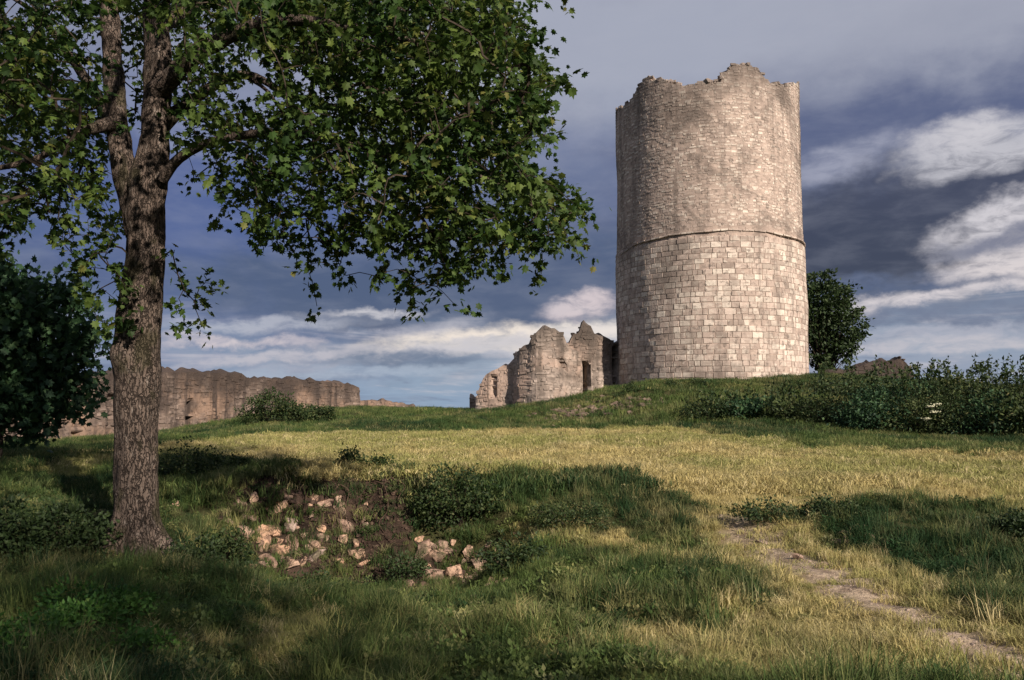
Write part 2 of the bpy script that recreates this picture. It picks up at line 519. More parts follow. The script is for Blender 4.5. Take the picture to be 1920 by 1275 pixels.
# ------------------------------------------------------------------ terrain
ctrl_px = [
    # foreground
    (-300, 1330, 4.1), (0, 1330, 4.0), (480, 1330, 4.0), (960, 1330, 4.0), (1440, 1330, 4.0), (1920, 1330, 4.0), (2200, 1330, 4.0),
    (0, 1200, 5.1), (300, 1200, 5.3), (600, 1210, 5.3), (900, 1210, 5.3), (1200, 1200, 5.3), (1500, 1200, 5.3), (1900, 1225, 4.9),
    (60, 1100, 6.6), (300, 1110, 6.7), (560, 1140, 6.9), (820, 1160, 6.8), (1050, 1130, 6.7), (1300, 1100, 6.7), (1600, 1100, 6.6), (1900, 1120, 6.1),
    # tree mound
    (255, 1045, 8.5), (150, 1020, 8.8), (0, 1010, 8.8), (340, 1050, 8.4),
    (100, 930, 11.0), (0, 900, 11.6), (300, 930, 11.2), (-300, 950, 10),
    # pit floor and lip
    (470, 1095, 9.0), (620, 1118, 9.0), (780, 1130, 8.8), (900, 1115, 8.9), (520, 1075, 10.2), (650, 1080, 10.3), (800, 1085, 10.1), (900, 1070, 10.0),
    (430, 925, 11.3), (520, 905, 11.5), (620, 900, 11.6), (750, 897, 11.6), (880, 895, 11.4), (450, 890, 12.8), (600, 886, 12.8), (750, 884, 12.8), (900, 882, 12.8), (600, 876, 14), (800, 874, 14), (450, 878, 14), (440, 1040, 10.0),
    (500, 962, 11.1), (620, 960, 11.2), (750, 960, 11.2), (880, 965, 10.9), (520, 1020, 10.75), (650, 1020, 10.8), (800, 1025, 10.7),
    # dark bank to the right of the pit
    (1000, 905, 11.3), (1100, 915, 11.0), (1230, 945, 10.3), (1350, 975, 9.7), (1020, 1000, 9.6), (1150, 1025, 9.0), (1300, 1045, 8.5), (1420, 1050, 8.1),
    (1010, 1070, 8.2), (1200, 1070, 7.7),
    # right side
    (1400, 955, 10.0), (1600, 948, 9.8), (1800, 965, 9.2), (1950, 985, 8.8), (1500, 1035, 8.2), (1650, 1045, 7.9), (1800, 1060, 7.6), (1950, 1080, 7.2),
    (2250, 1000, 8.5), (2300, 1120, 6.5),
    # meadow
    (-300, 870, 15), (50, 860, 16), (250, 858, 16.2), (450, 868, 15), (700, 868, 15), (960, 860, 16), (1250, 870, 15), (1500, 880, 14), (1800, 895, 12.8), (2300, 900, 12.5),
    (960, 825, 21), (1250, 822, 21), (1500, 835, 19), (1750, 845, 17.5), (2000, 855, 16.5), (2400, 865, 16),
    (500, 830, 21.5), (200, 838, 21), (-100, 845, 21),
    # meadow's far edge and the hill behind
    (60, 832, 28), (200, 825, 30), (330, 814, 31), (-300, 840, 27), (430, 806, 27),
    (470, 790, 31), (560, 780, 33), (620, 768, 38), (760, 765, 40), (700, 795, 29), (860, 800, 28), (980, 803, 26.5),
    (900, 769, 37), (1000, 757, 35), (1100, 744, 33), (1160, 736, 31.5), (1000, 785, 30), (1120, 775, 29),
    (1200, 729, 31), (1350, 716, 31), (1500, 710, 31), (1600, 714, 31), (1750, 728, 31), (1950, 732, 31), (2400, 735, 32),
    (1300, 800, 25), (1250, 760, 28), (1450, 800, 23.5), (1400, 755, 27.5), (1600, 825, 21), (1600, 770, 26), (1800, 838, 19.5), (1800, 785, 25), (2100, 810, 22), (2400, 795, 25),
    (1600, 720, 40), (2000, 735, 40), (1350, 716, 36), (1200, 733, 40), (1000, 765, 42),
]
cw = [tuple(P(*c)) for c in ctrl_px]
cw += [(x, 62, z) for x, z in ((-70, -2.5), (-40, -1.2), (-15, 0.0), (0, -0.2), (15, 1.0), (35, 1.4), (70, 0.5))]
cw += [(x, 120, -6) for x in (-120, -60, 0, 60, 120)]
cw += [(x, 1.0, 0.0) for x in (-4, -2, 0, 2, 4)]
cw = np.array(cw)


def warp(x, y):
    x = np.asarray(x, float)
    yy = np.clip(y, 0.5, 130)
    w = np.log(yy + 2.0) * 1.15
    u = np.clip(x / (yy + 2.0), -1.4, 1.4)
    return u * 2.0, w


cu, cv = warp(cw[:, 0], cw[:, 1])
z_ctrl = cw[:, 2]


def tps_k(r2):
    return 0.5 * r2 * np.log(r2 + 1e-12)


n = len(cw)
K = tps_k((cu[:, None] - cu[None]) ** 2 + (cv[:, None] - cv[None]) ** 2) + np.eye(n) * 2e-4
A = np.zeros((n + 3, n + 3))
A[:n, :n] = K
A[:n, n] = 1; A[:n, n + 1] = cu; A[:n, n + 2] = cv
A[n:, :n] = A[:n, n:].T
sol = np.linalg.solve(A, np.concatenate([z_ctrl, [0, 0, 0]]))


def Hs(x, y):
    x = np.atleast_1d(np.asarray(x, float)); y = np.atleast_1d(np.asarray(y, float))
    sh = x.shape
    x = x.ravel(); y = y.ravel()
    out = np.empty(len(x))
    for i in range(0, len(x), 20000):
        u, v = warp(x[i:i + 20000], y[i:i + 20000])
        k = tps_k((u[:, None] - cu[None]) ** 2 + (v[:, None] - cv[None]) ** 2)
        out[i:i + 20000] = k @ sol[:n] + sol[n] + sol[n + 1] * u + sol[n + 2] * v
    t = sstep(55, 170, y)
    far = -8 - 14 * sstep(120, 700, y) + 2.5 * fbm(x / 160, y / 160, oct=3, seed=5)
    out = out * (1 - t) + far * t
    # sideways and backwards the sheet goes on as gentle country
    side = sstep(35, 120, np.abs(x))
    out = out * (1 - side) + (-3 + 2 * fbm(x / 90, y / 90, oct=3, seed=6)) * side * (1 - t) + far * side * t
    return out.reshape(sh)


def H(x, y):
    x = np.atleast_1d(np.asarray(x, float)); y = np.atleast_1d(np.asarray(y, float))
    z = Hs(x, y)
    near = 1 - sstep(14, 45, y)
    z = z + 0.055 * fbm(x * 0.9, y * 0.9, oct=2, seed=21) * near + 0.035 * fbm(x * 3.1, y * 3.1, oct=3, seed=22) * near
    z = z + 0.10 * fbm(x * 0.35, y * 0.35, oct=2, seed=23) * sstep(20, 30, y) * (1 - sstep(60, 90, y))
    # broken earth on the face of the pit
    xl = np.clip((x + 4.3) / 0.5, 0, 1) * np.clip((0.1 - x) / 0.5, 0, 1)
    yl = np.clip((y - 9.2) / 0.5, 0, 1) * np.clip((11.9 - y) / 0.4, 0, 1)
    z = z + xl * yl * (0.10 * fbm(x * 2.6, y * 2.6, oct=5, seed=31, gain=0.62))
    return z


def Hf(x, y):
    return float(H(x, y)[0])


def G(px, py, dmin=3.2, dmax=60):
    """first ground point seen through a pixel"""
    ds = np.exp(np.linspace(math.log(dmin), math.log(dmax), 500))
    p1 = P(px, py, 1.0)
    xs, zs = p1.x * ds, (p1.z - EYE) * ds + EYE
    h = H(xs, ds)
    below = np.nonzero(zs <= h)[0]
    if len(below) == 0:
        i = np.argmin(zs - h)
    else:
        i = below[0]
    return np.array([xs[i], ds[i], h[i]])


def poly(pxs):
    return np.array([G(*p)[:2] for p in pxs])


def inpoly(x, y, pg):
    ins = np.zeros(x.shape, bool)
    for i in range(len(pg)):
        x1, y1 = pg[i - 1]
        x2, y2 = pg[i]
        c = ((y1 > y) != (y2 > y)) & (x < (x2 - x1) * (y - y1) / (y2 - y1 + 1e-12) + x1)
        ins ^= c
    return ins


def dline(x, y, pl):
    d = np.full(x.shape, 1e9)
    for i in range(len(pl) - 1):
        a, b = pl[i], pl[i + 1]
        ab = b - a
        t = np.clip(((x - a[0]) * ab[0] + (y - a[1]) * ab[1]) / (ab @ ab), 0, 1)
        d = np.minimum(d, np.hypot(x - a[0] - t * ab[0], y - a[1] - t * ab[1]))
    return d


MEADOW = poly([(120, 852), (430, 826), (700, 812), (960, 806), (1250, 803), (1420, 815), (1600, 842), (1920, 855), (2050, 862), (2050, 960), (1900, 958), (1750, 948),
               (1600, 940), (1420, 945), (1330, 955), (1200, 915), (1080, 893), (900, 882), (700, 888), (600, 885), (450, 870), (280, 858)])
PATH = poly([(1360, 965), (1450, 1030), (1560, 1078), (1680, 1150), (1820, 1208), (1990, 1270)])
STRIP = poly([(960, 985), (1060, 1012), (1200, 1050), (1330, 1062), (1450, 1062), (1560, 1078)])
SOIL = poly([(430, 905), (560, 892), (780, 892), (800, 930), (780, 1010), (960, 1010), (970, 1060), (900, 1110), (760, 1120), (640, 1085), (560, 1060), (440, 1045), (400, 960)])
DRYP = [poly(q) for q in (
    [(1300, 1090), (1500, 1130), (1650, 1190), (1850, 1240), (1900, 1275), (1300, 1275), (1000, 1230), (1250, 1180)],
    [(440, 1180), (700, 1150), (640, 1250), (400, 1240)],
    [(1600, 1040), (1780, 1085), (1850, 1150), (1650, 1100)],
    [(1700, 1210), (1900, 1240), (1900, 1290), (1600, 1290)],
    [(150, 855), (330, 862), (200, 900), (60, 900)],
)]


def masks(x, y):
    k = np.clip(y / 10, 0.4, 2.5)
    jx = x + 0.35 * k * fbm(x * 0.9 / k, y * 0.5 / k, oct=4, seed=41) + 0.25 * fbm(x * 5, y * 5, oct=2, seed=43)
    jy = y + 0.55 * k * fbm(x * 0.9 / k, y * 0.5 / k, oct=4, seed=47) + 0.35 * fbm(x * 5, y * 5, oct=2, seed=44)
    dry = inpoly(jx, jy, MEADOW).astype(float)
    dp = dline(jx, jy, PATH)
    path = (1 - sstep(0.08, 0.42, dline(x * 0.6 + jx * 0.4, y * 0.6 + jy * 0.4, PATH))) * (1 - 0.3 * sstep(7.6, 8.8, y))
    pdry = 1 - sstep(0.45, 0.95, dp)
    dry = np.maximum(dry, pdry * 0.95)
    dry = np.maximum(dry, (1 - sstep(0.15, 0.35, dline(jx, jy, STRIP))) * 0.85)
    for q in DRYP:
        dry = np.maximum(dry, inpoly(jx, jy, q) * 0.72)
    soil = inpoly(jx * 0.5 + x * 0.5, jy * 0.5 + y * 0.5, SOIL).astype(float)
    return dry, path, soil


def grow(start, stop, d0, k, dmax):
    v = [start]
    d = d0
    while v[-1] < stop:
        v.append(v[-1] + d)
        d = min(d * k, dmax)
    return v


yg = [-600, -300, -150, -70, -30, -12, -5, -2, 0, 1.5, 2.5] + grow(3.2, 12.5, 0.075, 1.0, 1)[0:] + grow(12.6, 1500, 0.10, 1.035, 60)
xh = grow(0.0, 1200, 0.08, 1.0, 1)[:70] + grow(5.6, 1200, 0.09, 1.045, 60)
xg = sorted(set([round(-q, 4) for q in xh] + [round(q, 4) for q in xh]))
xg, yg = np.array(xg), np.array(sorted(set(yg)))
GX, GY = np.meshgrid(xg, yg)
GZ = H(GX, GY)
dm, pm, sm_ = masks(GX.ravel(), GY.ravel())
nv = GX.size
idx = np.arange(nv).reshape(GX.shape)
quads = np.stack([idx[:-1, :-1], idx[:-1, 1:], idx[1:, 1:], idx[1:, :-1]], -1).reshape(-1, 4)
cm = np.stack([dm, pm, sm_, np.ones(nv)], -1)
gme = mesh_np('ground', np.stack([GX, GY, GZ], -1).reshape(-1, 3), quads=quads, smooth=True, attrs={'cover': ('FLOAT_COLOR', 'POINT', cm)})


def ground_mat():
    m, N = new_mat('earth_and_thatch')
    a = N.n('ShaderNodeAttribute', attribute_name='cover')
    s = N.n('ShaderNodeSeparateColor')
    N.link(a.outputs['Color'], s.inputs[0])
    pos = N.n('ShaderNodeNewGeometry').outputs['Position']
    n1 = N.noise(pos, 6, 6, 0.7)
    n2 = N.noise(pos, 1.3, 5, 0.6)
    c = N.mix(N.smooth(n1, 0.35, 0.65), (0.040, 0.045, 0.018), (0.075, 0.070, 0.030))
    dryc = N.mix(N.smooth(n2, 0.4, 0.62), (0.26, 0.20, 0.085), (0.16, 0.155, 0.055))
    c = N.mix(s.outputs[0], c, dryc)
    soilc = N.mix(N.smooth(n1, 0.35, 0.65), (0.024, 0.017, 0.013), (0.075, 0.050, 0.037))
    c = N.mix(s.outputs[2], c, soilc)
    pc = N.mix(N.smooth(n1, 0.38, 0.6), (0.24, 0.18, 0.13), (0.47, 0.37, 0.26))
    c = N.mix(s.outputs[1], c, pc)
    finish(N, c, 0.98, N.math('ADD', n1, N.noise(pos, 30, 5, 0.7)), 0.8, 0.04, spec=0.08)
    return m


link('ground', gme, ground_mat(), kind='structure')

# ------------------------------------------------------------------ masonry builders


def grid_faces(ni, nj, off=0, close=False):
    q = []
    idx = np.arange(ni * nj).reshape(ni, nj) + off
    if close:
        idx = np.vstack([idx, idx[:1]])
    return np.stack([idx[:-1, :-1], idx[1:, :-1], idx[1:, 1:], idx[:-1, 1:]], -1).reshape(-1, 4)


def stones_mesh(cells, surf, proud=0.03, back=0.06, inset=0.12):
    """cells: list (s0,s1,z0,z1); surf(s,z)->pos,normal (vectorised)"""
    c = np.array(cells)
    s0, s1, z0, z1 = c.T
    w, h = s1 - s0, z1 - z0
    m = len(c)
    jit = lambda a: R.uniform(-a, a, m)
    V = np.empty((m, 8, 3))
    pr = proud * R.uniform(0.3, 1.6, m)
    corners = [(s0, z0), (s1, z0), (s1, z1), (s0, z1)]
    for k, (a, b) in enumerate(corners):
        sa = 1 if k in (0, 3) else -1
        sb = 1 if k in (0, 1) else -1
        aa = a + sa * 0.04 * w; bb = b + sb * 0.04 * h
        p, nn = surf(aa, bb)
        V[:, k] = p - nn * back
        aa = a + sa * (inset + 0.05) * np.minimum(w, h) * R.uniform(0.3, 1.8, m); bb = b + sb * (inset + 0.03) * h * R.uniform(0.3, 1.9, m)
        p, nn = surf(aa, bb)
        V[:, 4 + k] = p + nn * (pr * R.uniform(0.7, 1.2, m))[:, None]
    base = (np.arange(m) * 8)[:, None]
    q = np.concatenate([base + np.array([4, 5, 6, 7]), base + np.array([0, 1, 5, 4]), base + np.array([1, 2, 6, 5]), base + np.array([2, 3, 7, 6]), base + np.array([3, 0, 4, 7])])
    tint = np.repeat(R.uniform(0, 0.995, m), 8)
    return V.reshape(-1, 3), q, tint


def lay(s_lo, s_hi, z_lo, top, ch, sw, jit=0.2, skip=0.0, rubble=False):
    """rows of stones up to top(s); returns cells"""
    cells = []
    z = z_lo
    while True:
        h = ch * random.uniform(1 - jit * 0.5, 1 + jit * 0.5)
        s = s_lo + random.uniform(-sw, 0)
        any_ = False
        while s < s_hi:
            w = sw * random.uniform(1 - jit * 1.6, 1 + jit * 2.0)
            a, b = max(s, s_lo), min(s + w, s_hi)
            if b - a > 0.3 * sw:
                zz = z + (random.uniform(-0.35, 0.35) * h if rubble else random.uniform(-0.05, 0.05) * h)
                hh = h * (random.uniform(0.65, 1.15) if rubble else 1)
                if zz + hh < top(0.5 * (a + b)) + 0.3 * h:
                    any_ = True
                    if random.random() > skip:
                        cells.append((a, b, zz, zz + hh))
            s += w
        z += h
        if not any_: break
        if z > 60: break
    return cells


# --- round tower
TD, TA = 37.5, math.radians(13.87)
TX, TY = TD * math.sin(TA), TD * math.cos(TA)
RB = 4.2
ang_cam = math.atan2(-TY, -TX)          # direction tower -> camera
RING = P(1335, 432, TY - RB).z


def t_rad(z):
    return RB - 0.002 * (z - 2.0) + np.where(np.asarray(z) > RING - 0.2, -0.05, 0.0)


def ring_drop(th):
    return 0.42 * sstep(0.35, 1.35, -np.asarray(th)) + 0.10 * sstep(0.6, 1.4, np.asarray(th))


prof_px = [(1153, 205), (1160, 207), (1175, 198), (1190, 190), (1200, 168), (1212, 150), (1222, 143), (1232, 152), (1247, 152), (1262, 156), (1275, 162), (1290, 160), (1310, 158),
           (1335, 155), (1350, 153), (1354, 140), (1362, 130), (1372, 121), (1385, 119), (1398, 124), (1410, 128), (1422, 136), (1432, 150), (1445, 160), (1460, 158), (1475, 160), (1488, 156), (1496, 162), (1501, 168)]
thetas = np.linspace(-math.pi / 2 * 0.97, math.pi / 2 * 0.97, 400)   # 0 = facing the camera, + = to the right as seen
pa = ang_cam + thetas
zt = 15.0
ppx, _ = PROJ(np.stack([TX + (RB - 0.28) * np.cos(pa), TY + (RB - 0.28) * np.sin(pa), np.full(400, zt)], -1))
sidx = np.argsort(ppx)
tab_a, tab_z = [], []
for (px, py) in prof_px:
    th = float(np.interp(px, ppx[sidx], thetas[sidx]))
    y = TY + (RB - 0.28) * math.sin(ang_cam + th)
    tab_a.append(th)
    tab_z.append(P(px, py, y).z)
o_ = np.argsort(tab_a)
tab_a = np.array(tab_a)[o_]; tab_z = np.array(tab_z)[o_]
tab_a = np.concatenate([[-math.pi], tab_a, [math.pi]])
tab_z = np.concatenate([[tab_z.mean() - 0.3], tab_z, [tab_z.mean() - 0.3]])


def t_top(th):
    th = (np.asarray(th) + math.pi) % (2 * math.pi) - math.pi
    return np.interp(th, tab_a, tab_z) + 0.07 * fbm(th * 11, 0 * th, oct=4, seed=3)


def t_surf(s, z):
    """s = arc length from the camera-facing line, going right"""
    th = np.asarray(s) / RB
    a = ang_cam + th
    bulge = 0.04 * fbm(th * 2.2, np.asarray(z) * 0.5, oct=2, seed=8)
    r = t_rad(z) + bulge
    n_ = np.stack([np.cos(a), np.sin(a), np.zeros_like(a)], -1)
    return np.stack([TX + r * np.cos(a), TY + r * np.sin(a), z + 0 * a], -1), n_


TZ0 = float(min(Hf(TX - 3, TY - 3), Hf(TX + 3, TY - 3), Hf(TX, TY + 3))) - 0.6
tower = empty('round_tower', (TX, TY, TZ0 + 0.5), 'tall round ruined stone keep with a broken crown, standing on the grassy hill', 'tower')
nth, nz = 560, 150
th = np.linspace(-math.pi, math.pi, nth, endpoint=False)
tt = t_top(th) - 0.12
V = []
for k in range(nz):
    z = TZ0 + (tt - TZ0) * k / (nz - 1)
    p, nn = t_surf(th * RB, z)
    p = p + nn * (np.where(z > RING, -0.003, -0.012) + 0.005 * fbm(th * RB * 3, z * 3, oct=3, seed=9))[:, None]
    V.append(p)
V = np.array(V)                         # nz, nth, 3
outer = V.transpose(1, 0, 2).reshape(-1, 3)
fo = grid_faces(nth, nz, 0, True)
# crest and inside face
a = ang_cam + th
rims = []
for rr, dz in ((RB - 0.6, 0.06), (RB - 1.0, -0.1), (RB - 1.45, -0.15), (RB - 1.5, -5), (RB - 1.5, -16)):
    zz = np.maximum(tt + dz + 0.10 * fbm(th * 7, rr, oct=3, seed=13), TZ0) if dz > -4 else np.maximum(tt + dz, TZ0)
    rims.append(np.stack([TX + rr * np.cos(a), TY + rr * np.sin(a), zz], -1))
rims = np.array([V[-1]] + rims)
inner = rims.transpose(1, 0, 2).reshape(-1, 3)
fi = grid_faces(nth, 6, len(outer), True)
part('wall', mesh_np('tower_wall', np.vstack([outer, inner]), quads=np.vstack([fo, fi])), MORTAR, tower)

cells_low = lay(-math.pi * RB, math.pi * RB, TZ0, lambda s: RING - 0.12 - float(ring_drop(s / RB)), 0.232, 0.34, 0.30, 0.05)
cells_low = [(a_, b_, c_, min(d_, RING - 0.04 - float(ring_drop(a_ / RB)))) for a_, b_, c_, d_ in cells_low]
# the single stones: the largest as seen, on the camera-facing arc
vis = []
for c in cells_low:
    s = 0.5 * (c[0] + c[1]); th_ = s / RB
    cosf = math.cos(th_)
    gz = Hf(TX + RB * math.cos(ang_cam + th_), TY + RB * math.sin(ang_cam + th_))
    sc = (c[1] - c[0]) * (c[3] - c[2]) * cosf if cosf > 0.05 and c[2] > 2.3 else -1
    vis.append(sc)
order = np.argsort(-np.array(vis))[:300]
single = set(int(i) for i in order)


def stone_variant(k):
    rr = random.Random(100 + k)
    V = []
    for (sx, sz) in ((-1, -1), (1, -1), (1, 1), (-1, 1)):
        V.append((sx * 0.48, -7.0, sz * 0.48))
    for (sx, sz) in ((-1, -1), (1, -1), (1, 1), (-1, 1)):
        V.append((sx * (0.485 - rr.uniform(0, 0.02)), 0.35 + rr.uniform(-0.1, 0.1), sz * (0.48 - rr.uniform(0, 0.03))))
    for (sx, sz) in ((-1, -1), (1, -1), (1, 1), (-1, 1)):
        V.append((sx * (0.455 - rr.uniform(0, 0.04)), 1 + rr.uniform(-0.2, 0.2), sz * (0.44 - rr.uniform(0, 0.05))))
    V.append((rr.uniform(-.1, .1), 1.08, rr.uniform(-.1, .1)))
    q = [(0, 1, 5, 4), (1, 2, 6, 5), (2, 3, 7, 6), (3, 0, 4, 7), (4, 5, 9, 8), (5, 6, 10, 9), (6, 7, 11, 10), (7, 4, 8, 11)]
    t = [(8, 9, 12), (9, 10, 12), (10, 11, 12), (11, 8, 12)]
    me = bpy.data.meshes.new('stone')
    me.from_pydata(V, [], [tuple(reversed(f)) for f in q + t])
    me.materials.append(STONE)
    return me


variants = [stone_variant(k) for k in range(8)]
for i in sorted(single):
    s0, s1, z0, z1 = cells_low[i]
    p, nn = t_surf(np.array([0.5 * (s0 + s1)]), np.array([0.5 * (z0 + z1)]))
    p, nn = p[0], nn[0]
    o = bpy.data.objects.new('stone', random.choice(variants))
    COL.objects.link(o)
    o.parent = tower
    o.matrix_parent_inverse = Matrix.Translation(tower.location).inverted()
    o.location = Vector(p)
    # local +Y looks outwards
    o.rotation_euler = (random.uniform(-.03, .03), random.uniform(-.02, .02), math.atan2(nn[1], nn[0]) - math.pi / 2)
    o.scale = ((s1 - s0) * 0.97, random.uniform(0.003, 0.008), (z1 - z0) * 0.96)
rest = [c for i, c in enumerate(cells_low) if i not in single]
V1, q1, t1 = stones_mesh(rest, t_surf, 0.006, inset=0.02)
cells_up = lay(-math.pi * RB, math.pi * RB, RING - 0.4, lambda s: float(t_top(s / RB)), 0.125, 0.19, 0.36, 0.2, True)
cells_up = [c for c in cells_up if c[2] > RING + 0.13 - float(ring_drop(c[0] / RB))]
V2, q2, t2 = stones_mesh(cells_up, t_surf, 0.007, inset=0.10)
me = mesh_np('masonry', np.vstack([V1, V2]), quads=np.vstack([q1, q2 + len(V1)]), attrs={'tint': ('FLOAT', 'POINT', np.concatenate([t1, t2]))})
part('masonry', me, STONE, tower, kind='stuff', label='small rubble and squared stones that face the keep')
# set-back ledge between the two kinds of masonry
cells_l = lay(-math.pi * RB, math.pi * RB, RING - 0.03, lambda s: RING + 0.06, 0.10, 0.42, 0.2, 0.0)


def l_surf(s, z):
    th = np.asarray(s) / RB
    a = ang_cam + th
    zz = z + 0.05 * fbm(th * 2.5, 0 * th, oct=3, seed=77) - ring_drop(th)
    n_ = np.stack([np.cos(a), np.sin(a), np.zeros_like(a)], -1)
    r = RB + 0.004
    return np.stack([TX + r * np.cos(a), TY + r * np.sin(a), zz], -1), n_


V1, q1, t1 = stones_mesh(cells_l, l_surf, 0.012, back=0.25)
part('ledge', mesh_np('ledge', V1, quads=q1, attrs={'tint': ('FLOAT', 'POINT', t1)}), STONE, tower, kind='stuff')
# broken caps on the crest
crest = []
for k in range(700):
    th_ = random.uniform(-math.pi, math.pi)
    rr = RB - random.uniform(0.12, 1.3)
    crest.append((TX + rr * math.cos(ang_cam + th_), TY + rr * math.sin(ang_cam + th_), float(t_top(th_)) - 0.08, random.uniform(0.07, 0.17)))


def rock_verts(sub=1, seed=0, flat=(1, 1, 1), rough=0.28):
    import bmesh
    bm = bmesh.new()
    bmesh.ops.create_icosphere(bm, subdivisions=sub, radius=1)
    V = np.array([v.co for v in bm.verts])
    Fc = np.array([[v.index for v in f.verts] for f in bm.faces])
    bm.free()
    V = np.sign(V) * np.abs(V) ** 0.75
    V = V * (1 + rough * fbm(V[:, 0] * 1.3 + seed * 7.1, V[:, 1] * 1.3, V[:, 2] * 1.3, oct=3, seed=seed))[:, None]
    if sub > 1:
        rs = np.random.RandomState(seed)
        for _ in range(16):
            nrm = rs.normal(0, 1, 3); nrm /= np.linalg.norm(nrm)
            e = V @ nrm - rs.uniform(0.22, 0.72)
            V = V - np.maximum(e, 0)[:, None] * nrm
        V = V * (1 + 0.05 * fbm(V[:, 0] * 5 + seed, V[:, 1] * 5, V[:, 2] * 5, oct=3, seed=seed))[:, None] * 1.4
    return V * np.array(flat), Fc


def rocks_joined(lst, seed=0):
    Vs, Ts, tn = [], [], []
    off = 0
    base = [rock_verts(1, seed + k) for k in range(5)]
    for i, (x, y, z, r) in enumerate(lst):
        V, Fc = base[i % 5]
        c, s = math.cos(i * 2.3), math.sin(i * 2.3)
        V = V @ np.array([[c, s, 0], [-s, c, 0], [0, 0, 1]]) * np.array([r * random.uniform(.8, 1.3), r * random.uniform(.8, 1.3), r * random.uniform(.5, .9)]) + np.array([x, y, z])
        Vs.append(V); Ts.append(Fc + off); off += len(V); tn.append(np.full(len(V), random.random()))
    return np.vstack(Vs), np.vstack(Ts), np.concatenate(tn)


V1, q1, t1 = rocks_joined(crest, 50)
part('crest_rubble', mesh_np('crest_rubble', V1, tris=q1, attrs={'tint': ('FLOAT', 'POINT', t1)}), STONE, tower, kind='stuff')


